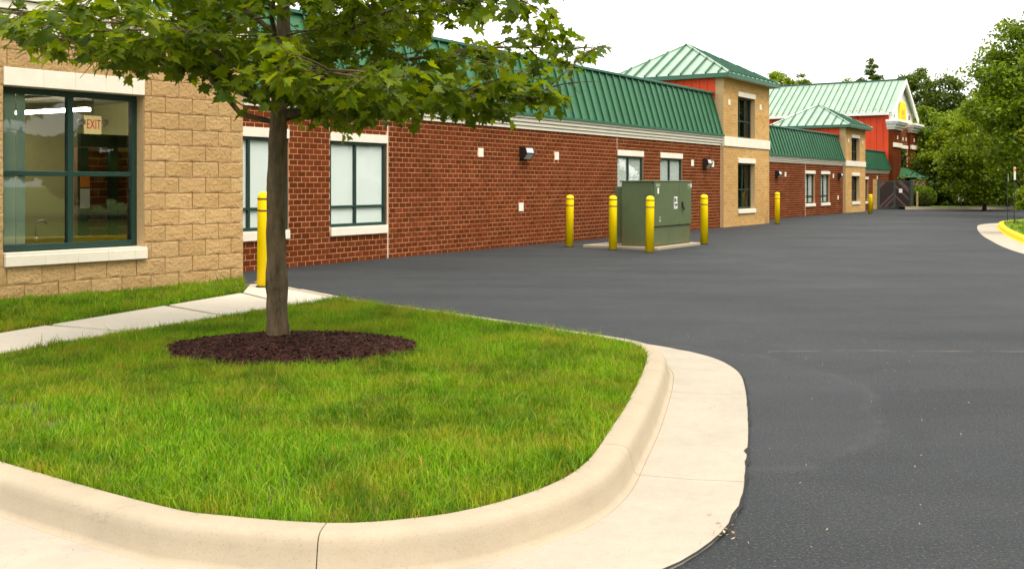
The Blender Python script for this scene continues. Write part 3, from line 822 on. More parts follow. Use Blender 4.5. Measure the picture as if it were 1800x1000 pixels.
# ------------------------------------------------------------------ red barn-like hall with a pale gable
S0, S1, WB, EAVE, PK, DEP = 67.6, 74.4, 15.6, 6.28, 8.42, 15.0
o = (S0, WB, 0); CS = (S0 + S1) / 2
hall = wroot('barn_hall', S0, WB, label='tall red sided hall with pale green gable roof and cream gable end', cat='building', group='linked building sections')
MB(o).box(S0, S1, WB + .02, WB + DEP, -.1, EAVE - .02).build('wall', M['red'], hall)
wl = hall.children[-1] if hall.children else None
for c in COL.objects:
    if c.parent is hall and c.name.startswith('wall'): wl = c
clad(wl, o, 'siding_panel', (S0 - .004, WB, 2.4), (0, 1, 0), (0, 0, 1), (-1, 0, 0), [(0, 0), (DEP, 0), (DEP, EAVE - 2.42), (0, EAVE - 2.42)], .40, M['red'], (.06, .07), .012)
MB(o).tube([(S0 - .08, WB + 4.2, 2.4), (S0 - .08, WB + 4.2, EAVE)], .06, 8).build('downpipe', M['red'], hall)
gb = MB(o); gb.prism([(S0, WB, 5.0), (S1, WB, 5.0), (S1, WB, EAVE - .14), (CS, WB, PK - .17), (S0, WB, EAVE - .14)], (0, .25, 0)); gable = gb.build('gable', M['trim'], hall)
for i in range(18):        # lap siding boards
    z = 5.6 + .15 * i
    if z > PK - .25: break
    hw = (S1 - S0) / 2 if z < EAVE else (S1 - S0) / 2 * (PK - z - .36) / (PK - EAVE)
    MB(o).box(CS - hw, CS + hw, WB - .02, WB - .002, z, z + .135).build('siding_board', M['trim'], gable)
rf = MB(o); rf.prism([(S0 - .35, WB + .27, EAVE - .27), (CS, WB + .27, PK - .02), (S1 + .35, WB + .27, EAVE - .27)], (0, DEP + .3, 0)); rf_o = rf.build('gable_roof', M['trimgreen'], hall)
for sgn in (-1, 1):
    A = Vector((CS + sgn * ((S1 - S0) / 2 + .35), WB - .30, EAVE - .25)); top = Vector((CS, WB - .30, PK)); g = top - A; L = g.length
    nrm = Vector((sgn * (PK - EAVE), 0, (S1 - S0) / 2)).normalized()
    clad(rf_o, o, 'roof_panel', A, (0, 1, 0), g, nrm, [(0, 0), (DEP + .35, 0), (DEP + .35, L), (0, L)], .42, M['skymint'], (.045, .035), rmat=M['rib'])
MB(o).box(CS - .1, CS + .1, WB - .32, WB + DEP, PK + .0, PK + .06).build('ridge_cap', M['trimgreen'], rf_o)
MB(o).box(S0 - .42, S0 - .30, WB - .1, WB + DEP, EAVE - .40, EAVE - .22).build('gutter_trim', M['white'], rf_o)
for sgn in (-1, 1):
    A = (CS + sgn * ((S1 - S0) / 2 + .36), WB - .36, EAVE - .30); B = (CS, WB - .36, PK + .01)
    rk = MB(o); rk.prism([A, B, (B[0], B[1], B[2] - .30), (A[0], A[1], A[2] - .26)], (0, .10, 0)); rk.build('rake_board', M['white'], rf_o)
for a, c in ((S0 - .02, 69.7), (72.5, S1 + .02)):
    pl = MB(o).box(a, c, WB - .28, WB + .02, -.1, 5.0).build('pilaster', M['brick'], hall)
    brickwork(o, pl, a, c, WB - .28, -.02, 5.0, [(a - 1, c + 1, 3.84, 4.15)], M['brick'], bl=.406)
    cp = MB(o)
    for i, (z0, z1, ex) in enumerate(((4.98, 5.12, .10), (5.12, 5.30, .20), (5.30, 5.42, .34), (5.42, 5.58, .42))):
        cp.box(a - ex, c + ex, WB - .28 - ex, WB + .1, z0, z1 - .003)
    cp.build('capital', M['white'], hall, bevel=.02)
    MB(o).box(a - .06, c + .06, WB - .36, WB - .27, 3.86, 4.14).build('band', M['lime'], hall)
inf = MB(o); inf.box(69.7, 72.5, WB - .10, WB + .02, 3.9, 5.25); inf.box(69.7, 70.0, WB - .10, WB + .02, -.1, 3.9); inf.box(72.2, 72.5, WB - .10, WB + .02, -.1, 3.9)
info = inf.build('infill_wall', M['mortar'], hall)
brickwork(o, info, 69.7, 72.5, WB - .10, 4.1, 5.25, [], M['brick'], bl=.406)
MB(o).box(69.72, 72.48, WB - .14, WB - .09, 3.86, 4.08).build('band', M['lime'], hall)
window(hall, o, 70.0, 72.2, 2.45, 3.85, WB - .10, [.33, .66], [.5], blind=False, recess=.06)
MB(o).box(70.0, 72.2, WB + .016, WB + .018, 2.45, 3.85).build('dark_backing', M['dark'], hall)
for s_, y_ in ((68.65, .29), (70.15, .11), (71.0, .11), (71.9, .11), (73.5, .29)):
    MB(o).box(s_ - .11, s_ + .11, WB - y_ - .02, WB - y_ + .02, 4.38, 4.60).build('accent_block', M['lime'], hall)
for s_ in (68.9, 73.2): MB(o).box(s_ - .12, s_ + .12, WB - .05, WB - .01, 5.85, 6.15).build('vent', M['black'], hall)
aw = MB(o); A = [(69.6, WB - .29, 2.58), (72.5, WB - .29, 2.58)]; B = [(69.0, WB - 2.0, 1.93), (73.2, WB - 2.0, 1.93), (73.2, WB - .29, 1.93), (69.0, WB - .29, 1.93)]
aw.add(A + B, [(0, 1, 3, 2), (0, 2, 5), (1, 4, 3), (2, 3, 4, 5), (0, 5, 4, 1)]); awo = aw.build('entry_canopy', M['roof'], hall)
MB(o).box(69.0, 73.2, WB - 2.04, WB - 2.002, 1.80, 1.95).build('fascia', M['trimgreen'], awo)
pr = MB(o).box(69.15, 70.1, WB - 1.9, WB - 1.0, -.05, 1.80).build('entry_pier', M['tanmortar'], hall)
brickwork(o, pr, 69.15, 70.1, WB - 1.9, -.02, 1.8, [], M['tanbrick'], bl=.305)
# yellow gable sign
ys = wroot('gable_sign', 71.0, WB - .06, label='bright yellow sign board high on the cream gable', cat='sign')
ys.location.z = 5.68
MB().box(-.85, .85, -.08, .03, 0, 1.25).build('sign_board', M['kerbyellow'], ys, bevel=.05)
M['ochre'] = m_plain('ochre_print', c4(.62, .36, .01), .6, .05)
mk = MB(); 
for (a, c, z0, z1) in ((-.45, -.30, .35, .75), (-.22, -.08, .35, .62), (-.22, .10, .62, .70), (.02, .14, .35, .62), (.22, .32, .30, .80), (-.5, .4, .20, .25)): mk.box(a, c, -.086, -.081, z0, z1)
mk.build('sign_marks', M['ochre'], ys)

# ------------------------------------------------------------------ near tan block wing with the big window
RW = math.atan2(WD.y, WD.x); WI = -WN
def wq(s, d, z=0): q = WD * s + WN * (WM - d); return (q.x, q.y, z)       # d = depth behind the wall face
SO = 8.573
bwg = empty('block_wing', wq(SO, 0), RW, label='near tan split face block wing with a large four pane window', cat='building', group='linked building sections')
o = (SO, 0, 0)
wh = [(5.37, 7.10, .54, 2.773)]
cm = MB(o); wall_core(cm, 2.0, SO - .02, .0, .22, -.2, 3.185, wh); cm.box(SO - .24, SO - .02, .22, 3.2, -.2, 3.185)
wl = cm.build('wall', M['tanmortar'], bwg)
def block_mesh(L, H, seed, smoothface=False):
    r_ = np.random.default_rng(seed); nx = max(4, int(L / .028)); nz = 8; V = []; F = []
    for j in range(nz + 1):
        for i in range(nx + 1):
            u, v = i / nx, j / nz; ed = min(u * L, (1 - u) * L, v * H, (1 - v) * H)
            d = .009 + .006 * r_.random() if i in (0, nx) or j in (0, nz) else (.013 + .006 * r_.random() + .003 * math.sin(6 * u + seed) * math.cos(4 * v + seed)) * min(1, .75 + ed / .08)
            V.append((u * L, -d, v * H))
    nb = len(V)
    for j in range(nz):
        for i in range(nx):
            a = j * (nx + 1) + i; q = (a, a + 1, a + nx + 2, a + nx + 1)
            F += [(q[0], q[1], q[2]), (q[0], q[2], q[3])] if r_.random() < .5 else [(q[0], q[1], q[3]), (q[1], q[2], q[3])]
    me = bpy.data.meshes.new('block'); 
    # shallow returns so each block stands out from its joint
    rim = [j * (nx + 1) + i for j in range(nz + 1) for i in range(nx + 1) if i in (0, nx) or j in (0, nz)]
    bottom = list(range(nx + 1)); right = [j * (nx + 1) + nx for j in range(1, nz + 1)]; top = [nz * (nx + 1) + i for i in range(nx - 1, -1, -1)]; left = [j * (nx + 1) for j in range(nz - 1, 0, -1)]
    loop = bottom + right + top + left; m_ = {k_: nb + i for i, k_ in enumerate(loop)}
    V += [(V[k_][0], .03, V[k_][2]) for k_ in loop]
    for i, k_ in enumerate(loop):
        k2 = loop[(i + 1) % len(loop)]; F.append((k2, k_, m_[k_], m_[k2]))
    me.from_pydata(V, [], F); me.materials.append(M['block']); me.update(); return me
BC = {}
z = .54 - .203 * 3; row = 0; jt = .008
while z < 3.18:
    zt = z + .203; x = 8.585 - .397 * 17 - (.1985 if row % 2 else 0)
    while x < 8.58:
        for p, q in subtract(max(x, 2.0), min(x + .397, 8.585), z, zt, wh):
            if q - p > .06:
                key = (round(q - p, 2), random.randrange(5))
                if key not in BC: BC[key] = block_mesh(q - p - jt, .203 - jt, hash(key) % 1000)
                link('block', BC[key], wl, (p + jt / 2 - SO, -.006 + random.uniform(-.004, .004), z + jt / 2))
        x += .397
    z += .203; row += 1
stones(bwg, o, 'lintel', 5.37, 7.10, -.035, .18, 2.57, 2.773, [.26, .48, .70, .90])
stones(bwg, o, 'sill', 5.38, 7.125, -.06, .20, .545, .70, [.26, .48, .70, .90], .035)
wn = window(bwg, o, 5.375, 7.095, .705, 2.567, .0, [.5], [.475], blind=False, recess=.17, fw=.07)
cor = MB(o).box(2.0, SO + .03, .0, .2, 3.19, 3.64).build('cornice', M['trim'], bwg)
for i in range(4): MB(o).box(2.0, SO + .03 + .025 * i, -.03 - .03 * i, .0, 3.19 + .112 * i, 3.19 + .112 * (i + 1) - .012).build('cornice_board', M['trim'], cor, bevel=.006)
MB(o).box(2.0, SO, .2, 4.2, 3.55, 3.6).build('roof_deck', M['trim'], bwg)
# the room behind it
M['room'] = m_plain('room_paint', c4(.24, .215, .085), .9, .1, 1.5)
M['ceil'] = m_plain('ceiling_tile', c4(.34, .32, .22), .9, .08, 4)
rm = MB(o); rm.box(2.2, 8.3, 3.6, 3.7, 0, 3.0); rm.box(2.1, 2.2, .23, 3.6, 0, 3.0); rm.box(8.2, 8.3, .23, 3.6, 0, 3.0)
room = rm.build('room_walls', M['room'], bwg)
MB(o).box(2.2, 8.2, .23, 3.6, 2.66, 2.72).build('ceiling', M['ceil'], bwg)
MB(o).box(2.2, 8.2, .23, 3.6, .02, .05).build('floor', M['dark'], bwg)
pw = MB(o).box(6.98, 7.80, 1.2, 1.45, .05, 1.95).build('inner_brick_wall', M['mortar'], bwg)
M['inbrick'] = m_brick('inner_brick', [c4(.16, .04, .02), c4(.22, .06, .032), c4(.20, .05, .03)])
r_ = 0; z = .08
cache = {}
while z < 1.90:
    x = 6.98 - (.1 if r_ % 2 else 0)
    while x < 7.80:
        a, c = max(x, 6.985), min(x + .203, 7.795)
        if c - a > .04 and z > .6:
            key = round(c - a, 3)
            if key not in cache: cache[key] = MB().box(0, key - .014, 0, .03, 0, .088).mesh('brick', M['inbrick'])
            link('brick', cache[key], pw, (a + .007 - SO, 1.186, z + .007))
        x += .203
    z += .1016; r_ += 1
st = MB(o); st.box(7.28, 7.38, 1.06, 1.14, .05, 2.1); st.box(6.86, 8.1, 1.06, 1.14, 1.95, 2.12); st.box(6.86, 6.96, 1.06, 1.14, .05, 1.94); st.box(6.97, 7.27, 1.07, 1.13, 1.06, 1.11); st.box(7.39, 8.0, 1.07, 1.13, 1.06, 1.11)
st.build('inner_door_frame', M['frame'], bwg)
MB(o).box(4.9, 7.2, .75, 1.04, .05, .80).build('counter', M['dark'], bwg)
# things in and on the room
vb = empty('vertical_blind', wq(5.42, .225, .74), RW, label='pale green vertical blinds gathered at the left of the big window', cat='blind')
for i in range(3): MB().box(.0 + i * .105, .100 + i * .105, .0 + .012 * (i % 2), .006 + .012 * (i % 2), 0, 1.80).build('slat', M['vblind'], vb)
def emis(name, c, s):
    t = NT(name); t.base(c); t.p.inputs['Emission Color'].default_value = c; t.p.inputs['Emission Strength'].default_value = s; return t.m
cl = empty('ceiling_light', wq(6.855, 2.1, 2.44), RW + R(90 + 10.4), label='lit white strip light below the ceiling inside the big window', cat='lamp')
MB().box(-.95, .95, -.06, .06, .03, .12).build('housing', M['ceil'], cl)
MB().box(-.93, .93, -.045, .045, -.01, .028).build('tube', emis('lit_tube', (1, .97, .88, 1), 26), cl)
ex = empty('exit_sign', wq(6.81, .66, 2.10), RW, label='red lettered exit sign hanging inside the big window', cat='sign')
MB().box(-.11, .11, 0, .04, 0, .23).build('sign_box', emis('exit_face', (.80, .62, .28, 1), .28), ex, bevel=.006)
MB().tube([(0, .02, .21), (0, .02, .50)], .012, 8).build('hanger', M['steel'], ex)
for s_ in (-1, 1): MB().lathe([(.02, 0), (.05, .02), (.05, .07), (.02, .09)], 12, (s_ * .15, .02, .10)).build('lamp_head', M['trim'], ex)
def as_mesh(cu):
    t_ = bpy.data.objects.new('tmp', cu); COL.objects.link(t_); dg = bpy.context.evaluated_depsgraph_get()
    me = bpy.data.meshes.new_from_object(t_.evaluated_get(dg)); bpy.data.objects.remove(t_); me.name = 'lettering'
    return link('lettering', me)
fc = bpy.data.curves.new('lettering', 'FONT'); fc.body = 'EXIT'; fc.size = .17; fc.extrude = .003; fc.align_x = 'CENTER'
fc.materials.append(emis('exit_red', (.80, .10, .02, 1), .12))
fo = as_mesh(fc); fo.parent = ex; fo.location = (0, -.005, .065); fo.rotation_euler = (R(90), 0, 0); fo.scale = (.55, 1, 1)
fa = empty('faucet', wq(6.05, .62, .80), RW, label='chrome gooseneck faucet behind the lower left pane', cat='faucet')
pts = [(0, 0, 0), (0, 0, .16)] + [(.07 - .07 * math.cos(t), 0, .16 + .07 * math.sin(t)) for t in np.linspace(.3, 2.6, 8)]
MB().tube(pts, .010, 8).build('spout', M['steel'], fa, smooth=True); MB().lathe([(.03, 0), (.03, .02), (.012, .03)], 12).build('base', M['steel'], fa)
M['orange'] = m_plain('orange_paper', c4(.75, .20, .015), .7, .03)
M['paper'] = m_plain('paper', c4(.62, .60, .50), .8, .04)
for nm, s_, z_, w_, h_, mt, lb in (('orange_notice', 6.83, 1.43, .13, .18, 'orange', 'orange notice stuck up inside the lower right pane'), ('paper_notice', 6.83, 1.16, .13, .25, 'paper', 'grey white paper notice below the orange one')):
    b = MB().box(-w_ / 2, w_ / 2, 0, .004, 0, h_); ob = b.build(nm, M[mt], None, loc=wq(s_, .9, z_)); ob.rotation_euler.z = RW; tag(ob, lb, 'notice')

# ------------------------------------------------------------------ wall lamps
def wall_lamp(px, py, wf, label):
    s_, Y_ = s_of(px, wf); z_ = z_of(py, Y_)
    L = wroot('wall_lamp', s_, wf - .012, label=label, cat='wall lamp', group='wall pack lamps'); L.location.z = z_ - .15
    b = MB(); sec = [(0, 0), (-.10, 0), (-.21, .14), (-.16, .29), (0, .31)]
    b.prism([(-.19, y, z) for y, z in sec], (.03, 0, 0)); b.prism([(.16, y, z) for y, z in sec], (.03, 0, 0)); b.box(-.16, .16, -.03, 0, 0, .30); b.prism([(-.16, -.03, .28), (-.16, -.158, .275), (-.16, -.155, .292), (-.16, -.03, .305)], (.32, 0, 0))
    b.prism([(-.16, -.205, .128), (-.16, -.214, .140), (-.16, -.206, .158), (-.16, -.192, .14)], (.32, 0, 0))
    b.build('housing', M['bronze'], L)
    b = MB(); b.prism([(-.159, -.03, .004), (-.159, -.095, .006), (-.159, -.198, .13), (-.159, -.15, .272), (-.159, -.03, .27)], (.318, 0, 0)); b.build('lens', M['lens'], L)
for px, py, wf, lb in ((920, 269.5, W0, 'wall lamp on the long brick wall between two pale accent blocks'), (1238.5, 287.5, W0, 'wall lamp beside the larger tower, above the utility cabinet'),
                       (1364.5, 306.5, W2, 'wall lamp on the lower brick wing just right of the larger tower'), (1474, 309.5, W2, 'wall lamp on the lower brick wing beside the smaller tower')):
    wall_lamp(px, py, wf, lb)

# ------------------------------------------------------------------ bollards
BP = MB().lathe([(.092, 0), (.092, 1.14), (.088, 1.17), (.076, 1.195), (.050, 1.212), (.015, 1.22)], 24).mesh('sleeve', M['yellow'], True)
BB = MB().lathe([(.0925, 0), (.0955, .003), (.0955, .021), (.0925, .024)], 24).mesh('band', m_plain('dark_band', c4(.16, .055, .012), .5, .1), True)
BF = MB().lathe([(.104, 0), (.104, .012), (.093, .016)], 24).mesh('foot_ring', M['black'], False)
for x, y, z, sz, lb in ((-3.18, 13.14, .152, 1, 'yellow bollard right behind the maple trunk at the sidewalk end'), (1.35, 24.1, 0, 1, 'yellow bollard standing alone before the bare brick wall'),
                    (2.27, 23.05, 0, 1, 'yellow bollard at the left rear corner of the green cabinet'), (2.97, 22.1, 0, 1, 'yellow bollard in front of the near corner of the green cabinet'),
                    (4.75, 25.3, 0, 1, 'yellow bollard right of the green cabinet'), (9.95, 38.4, 0, .97, 'yellow bollard at the foot of the larger tan tower'), (18.2, 52.0, 0, .80, 'small far yellow bollard beside the dark gate')):
    r_ = empty('bollard', (x, y, z), random.uniform(0, 6), label=lb, cat='bollard', group='yellow guard bollards'); r_.scale = (1 if sz > .9 else 1.15, 1 if sz > .9 else 1.15, sz)
    r_.rotation_euler.x = random.uniform(-.012, .012); r_.rotation_euler.y = random.uniform(-.012, .012)
    link('sleeve', BP, r_); link('foot_ring', BF, r_); link('band', BB, r_, (0, 0, 1.115)); link('band', BB, r_, (0, 0, .965))

# ------------------------------------------------------------------ pad transformer cabinet on its slab
cs = Vector((3.18, 23.05)); sC = cs.dot(BD); wC = cs.dot(BI)
pad = MB(); pad.box(-.12, 2.32, -.16, 1.75, -.05, .06)
po = pad.build('concrete_pad', M['concrete'], None, bevel=.01, loc=wpt(sC, wC)); po.rotation_euler.z = RZ; tag(po, 'low concrete slab under the green utility cabinet', 'slab')
tc = wroot('utility_cabinet', sC, wC, label='olive green padlocked utility cabinet with rust stains between yellow bollards', cat='utility cabinet'); tc.location.z = .06
MB().box(0, 2.1, .02, .80, 0, 1.46).build('body', M['olive'], tc, bevel=.012)
MB().box(.1, 2.0, .802, 1.02, .05, 1.36).build('tank', M['olive'], tc, bevel=.012)
MB().box(-.02, 2.12, -.03, .84, 1.462, 1.50).build('lid', M['olive'], tc, bevel=.012)
for a, c in ((.02, 1.36), (1.368, 2.08)): MB().box(a, c, -.025, .018, .46, 1.455).build('door', M['olive'], tc, bevel=.008)
MB().box(.03, 2.07, .005, .019, .02, .44).build('sill_panel', M['olive'], tc, bevel=.006)
hd = MB(); hd.box(1.50, 1.54, -.06, -.026, .86, 1.0); hd.build('latch', M['black'], tc, bevel=.006)
pk = MB(); pk.box(1.50, 1.56, -.085, -.062, .80, .86); pk.tube([(1.515, -.073, .86), (1.515, -.073, .89), (1.53, -.073, .90), (1.545, -.073, .89), (1.545, -.073, .86)], .005, 6); pk.build('padlock', M['black'], tc)
for a, c, z0, z1 in ((1.06, 1.25, .84, 1.12), ):
    lbp = MB().box(a, c, -.031, -.026, z0, z1).build('warning_label', M['white'], tc)
    m_ = MB()
    for (u0, u1, v0, v1) in ((.08, .45, .55, .9), (.55, .92, .62, .68), (.55, .92, .75, .82), (.10, .60, .10, .16), (.35, .9, .24, .42), (.12, .25, .26, .44)): m_.box(a + (c - a) * u0, a + (c - a) * u1, -.0335, -.0315, z0 + (z1 - z0) * v0, z0 + (z1 - z0) * v1)
    m_.build('label_print', M['black'], lbp)
MB().box(.16, .24, -.030, -.026, 1.20, 1.33).build('tag_plate', M['white'], tc)
MB().box(2.02, 2.075, -.030, -.026, 1.33, 1.43).build('tag_plate', M['white'], tc)
M['stencil'] = m_plain('faded_stencil', c4(.36, .38, .28), .7, .2)
for (a, c, z0, z1) in ((.10, .15, 1.36, 1.42), (.17, .21, 1.36, 1.42), (.23, .28, 1.36, 1.42), (1.86, 1.9, 1.36, 1.42), (1.92, 1.98, 1.36, 1.42), (1.85, 1.98, 1.31, 1.325), (.24, .34, .56, .61), (.25, .28, .64, .68), (.31, .34, .64, .68)):
    MB().box(a, c, -.0285, -.0255, z0, z1).build('stencil_mark', M['stencil'], tc)

# ------------------------------------------------------------------ plank gate and its posts
M['plank'] = m_plain('dark_brown_plank', c4(.026, .012, .010), .8, .3, 9, bumpy=.4, bscale=30)
M['plank2'] = m_plain('worn_plank', c4(.12, .07, .058), .8, .3, 9, bumpy=.4, bscale=30)
gt = empty('plank_gate', (22.12, 61.8, 0), R(0), label='dark double gate of chevron planks beside the hall entry', cat='gate')
GW, GH = 1.92, 1.70
for a, c in ((-.10, .02), (GW - .02, GW + .16)): MB().box(a, c, -.06, .08, -.02, GH + .05).build('post', M['ltgrey'], gt)
for k_, (a, c) in enumerate(((.03, .955), (.965, 1.89))):
    f = MB(); f.box(a, a + .045, -.02, .03, .06, GH); f.box(c - .045, c, -.02, .03, .06, GH); f.box(a + .045, c - .045, -.02, .03, .06, .11); f.box(a + .045, c - .045, -.02, .03, GH - .05, GH)
    lf = f.build('leaf', M['ltgrey'], gt)
    a2, c2 = a + .05, c - .05; wd = c2 - a2; sl = 1.0; p = .15; i = 0; z = .12 - wd * sl
    while z < GH - .06:
        zl, zr = (z, z + wd * sl) if k_ == 0 else (z + wd * sl, z)
        poly = [(0, zl), (wd, zr), (wd, zr + p - .015), (0, zl + p - .015)]
        def cl(P, zz, up):
            out = []
            for q in range(len(P)):
                A, B = P[q], P[(q + 1) % len(P)]; ia = (A[1] >= zz) == up; ib = (B[1] >= zz) == up
                if ia: out.append(A)
                if ia != ib: t = (zz - A[1]) / (B[1] - A[1]); out.append((A[0] + (B[0] - A[0]) * t, zz))
            return out
        P = cl(cl(poly, .115, True), GH - .055, False)
        if len(P) > 2:
            MB().prism([(a2 + q[0], -.012, q[1]) for q in P], (0, .03, 0)).build('plank', M['plank2'] if random.random() < .28 else M['plank'], lf)
        z += p; i += 1
MB().box(1.22, 1.42, -.045, -.025, .98, 1.22).build('notice_plate', M['white'], gt)
bk = MB().box(.0, 1.9, .05, .07, .05, GH - .05).build('backing', M['black'], gt)
ew = empty('enclosure_wall', (21.6, 61.8, 0), 0, label='narrow tan brick wall left of the plank gate', cat='wall')
e1 = MB().box(0, .40, -.08, .2, -.05, 1.80).build('wall_face', M['tanmortar'], ew)
brickwork((0, 0, 0), e1, 0, .40, -.08, -.02, 1.8, [], M['tanbrick'], bl=.2)
ep = empty('gate_bollard', (24.22, 61.2, 0), 0, label='slim pale post at the right side of the plank gate', cat='post')
MB().lathe([(.06, 0), (.06, 1.0), (.03, 1.05)], 10).build('post_tube', M['tanmortar'], ep)

# ------------------------------------------------------------------ signs on the right
def sign_post(loc, h, rz, label, plate=True, mat='frame', pw=.30, ph=.42):
    r_ = empty('sign_post', loc, rz, label=label, cat='sign')
    b = MB(); b.box(-.025, .025, -.012, .0, 0, h); b.box(-.032, -.025, -.012, .010, 0, h); b.box(.025, .032, -.012, .010, 0, h); b.build('post', M[mat], r_)
    if plate:
        MB().box(-pw / 2, pw / 2, -.020, -.0125, h - ph - .02, h - .02).build('sign_plate', M['white'], r_, bevel=.002)
        MB().box(-pw / 2 + .02, pw / 2 - .02, -.0225, -.0205, h - .16, h - .06).build('red_print', M['red'], r_)
sign_post((16.53, 33.7, .13), 1.93, R(53), 'tall thin sign post seen edge on in the right hand grass')
sign_post((19.55, 40.4, .0), 1.9, R(70), 'second dark sign post farther off beyond the yellow kerb', True, 'frame', .22, .3)
sign_post((27.0, 61.6, .1), .85, R(0), 'small white sign on a short post at the far kerb', True, 'plank', .34, .42)

# ------------------------------------------------------------------ trees
def leaf_cloud(C, sizes, up=.35, asp=.62):
    """one bent rhombus leaf per centre"""
    n = len(C); nrm = rng.normal(size=(n, 3)); nrm[:, 2] = np.abs(nrm[:, 2]) + up; nrm /= np.linalg.norm(nrm, axis=1)[:, None]
    t = np.cross(nrm, rng.normal(size=(n, 3))); t /= np.linalg.norm(t, axis=1)[:, None] + 1e-9; b_ = np.cross(nrm, t)
    s = sizes[:, None]; V = np.empty((n, 4, 3))
    V[:, 0] = C - t * s; V[:, 1] = C + b_ * s * asp + nrm * s * .18; V[:, 2] = C + t * s; V[:, 3] = C - b_ * s * asp + nrm * s * .18
    return V
def cloud_mesh(name, V, mat):
    n = len(V); return np_mesh(name, V.reshape(-1, 3), ((np.arange(n) * 4)[:, None] + np.array([[0, 1, 2, 0, 2, 3]])).ravel(), np.full(n * 2, 3), mat)

FOL = {
    'bright': m_leaf('bright_foliage', [c4(0.048, 0.077, 0.002), c4(0.115, 0.172, 0.003), c4(0.214, 0.283, 0.006), c4(0.344, 0.411, 0.015)], .40, .55, .5),
    'yellow': m_leaf('yellowish_foliage', [c4(0.049, 0.064, 0.001), c4(0.117, 0.145, 0.002), c4(0.210, 0.240, 0.005), c4(0.338, 0.356, 0.013)], .40, .55, .5),
    'dark': m_leaf('dark_foliage', [c4(0.018, 0.033, 0.003), c4(0.054, 0.087, 0.008), c4(0.111, 0.167, 0.012), c4(0.202, 0.266, 0.022)], .30, .55, .5),
    'mid': m_leaf('mid_foliage', [c4(0.036, 0.063, 0.002), c4(0.094, 0.150, 0.004), c4(0.176, 0.255, 0.008), c4(0.290, 0.371, 0.014)], .36, .55, .5),
}
def clumpy(cx, cy, z0, z1, rx, n, nclump, size, shape=1.0, airy=.0, ry=None):
    """leaf centres gathered in clumps through an uneven crown"""
    ry = ry or rx; H = z1 - z0; cc = []
    while len(cc) < nclump:
        u = rng.uniform(-1, 1, 3); r_ = np.linalg.norm(u)
        if r_ > 1 or r_ < .35 and rng.random() < .7: continue
        zf = (u[2] + 1) / 2; taper = 1.0 if zf < .45 else (1 - ((zf - .45) / .55) ** 2 * .55 * shape)
        cc.append((cx + u[0] * rx * taper, cy + u[1] * ry * taper, z0 + zf * H, rng.uniform(.20, .44) * rx))
    cc = np.array(cc); per = n // nclump; out = []
    for x_, y_, z_, r_ in cc:
        d = rng.normal(size=(per, 3)); d /= np.linalg.norm(d, axis=1)[:, None]; d *= (rng.random(per) ** .6)[:, None] * r_; d[:, 2] *= .62
        d[:, 2] -= .15 * r_ * (d[:, 0] ** 2 + d[:, 1] ** 2) / (r_ * r_)
        out.append(np.array([x_, y_, z_]) + d)
    P = np.concatenate(out); return P, cc, rng.uniform(size * .6, size * 1.3, len(P))
def tree(label, x, y, ztop, zlow, rx, kind, n=9000, ncl=60, leaf=.13, trunk=.11, shape=1.0, airy=0, name='leafy_tree', group='trees behind the lot', zb=0):
    r_ = empty(name, (x, y, zb), 0, label=label, cat='tree', group=group)
    P, cc, sz = clumpy(0, 0, zlow - zb, ztop - zb, rx, n, ncl, leaf, shape, airy)
    link('crown', cloud_mesh('crown', leaf_cloud(P, sz), FOL[kind]), r_)
    tb = MB(); top = (zlow - zb) + (ztop - zlow) * .8; k = 7
    pts = [(rng.normal(0, .05) * i, rng.normal(0, .05) * i, -.1 + (top + .1) * i / k) for i in range(k + 1)]
    tb.tube(pts, [trunk * (1.25 if i == 0 else 1 - .85 * i / k) for i in range(k + 1)], 8)
    for c in cc[:: max(1, len(cc) // 14)]:
        f = max(.25, min(.9, (c[2] - .3) / max(.5, top) - .18)); i = f * k; a = Vector(pts[int(i)])
        mid = a.lerp(Vector(c[:3]), .5) + Vector((0, 0, .2)); tb.tube([a, mid, c[:3]], [trunk * .4, trunk * .25, .02], 5)
    tb.build('trunk', M['darkbark'], r_, smooth=True)
    return r_
def at(px, Y): return (px - 900) / 1800 * Y
def ztop(py, Y): return CH + (325 - py) / 1800 * Y
T = [('tall full green tree at the right edge behind the sign post', 1810, 46, 12, 1.0, 2.6, 'mid', 24000, 150, .095, 0),
     ('yellow green rounded tree left of the sign post', 1730, 58, 175, .4, 2.3, 'bright', 20000, 110, .10, 0),
     ('bright green low tree directly right of the cream gable', 1672, 66, 205, .4, 1.75, 'bright', 16000, 90, .10, 0),
     ('tall dark tree rising behind the cream gable', 1606, 82, 100, 1.5, 2.1, 'dark', 20000, 130, .12, 1),
     ('dark tree with a loose top right of the tall one', 1668, 80, 122, 1.0, 2.5, 'dark', 22000, 130, .12, 1),
     ('narrow dark tree poking above the red hall roof', 1532, 92, 95, 5.0, 1.25, 'dark', 9000, 80, .12, 1),
     ('round tree top above the roof just right of the larger tower', 1366, 96, 122, 5.0, 2.3, 'bright', 13000, 90, .12, 1),
     ('smaller tree top above the hall roof right of the round one', 1406, 100, 132, 5.0, 1.7, 'mid', 8000, 60, .12, 1),
     ('faint tree top showing over the ridge left of the narrow dark tree', 1482, 104, 135, 5.0, 2.0, 'mid', 6000, 50, .12, 1),
     ('broad green tree behind the far kerb near the small white sign', 1702, 70, 168, .5, 2.6, 'mid', 20000, 110, .11, 0),
     ('full mid green tree filling the gap left of the right edge tree', 1772, 62, 120, .5, 2.6, 'yellow', 22000, 120, .10, 0),
     ('shaded green tree behind the clipped bush', 1630, 72, 185, .3, 2.0, 'mid', 14000, 80, .11, 0),
     ('dark tree top rising at the right of the far tree line', 1726, 84, 140, 1.0, 2.4, 'dark', 16000, 90, .13, 1)]
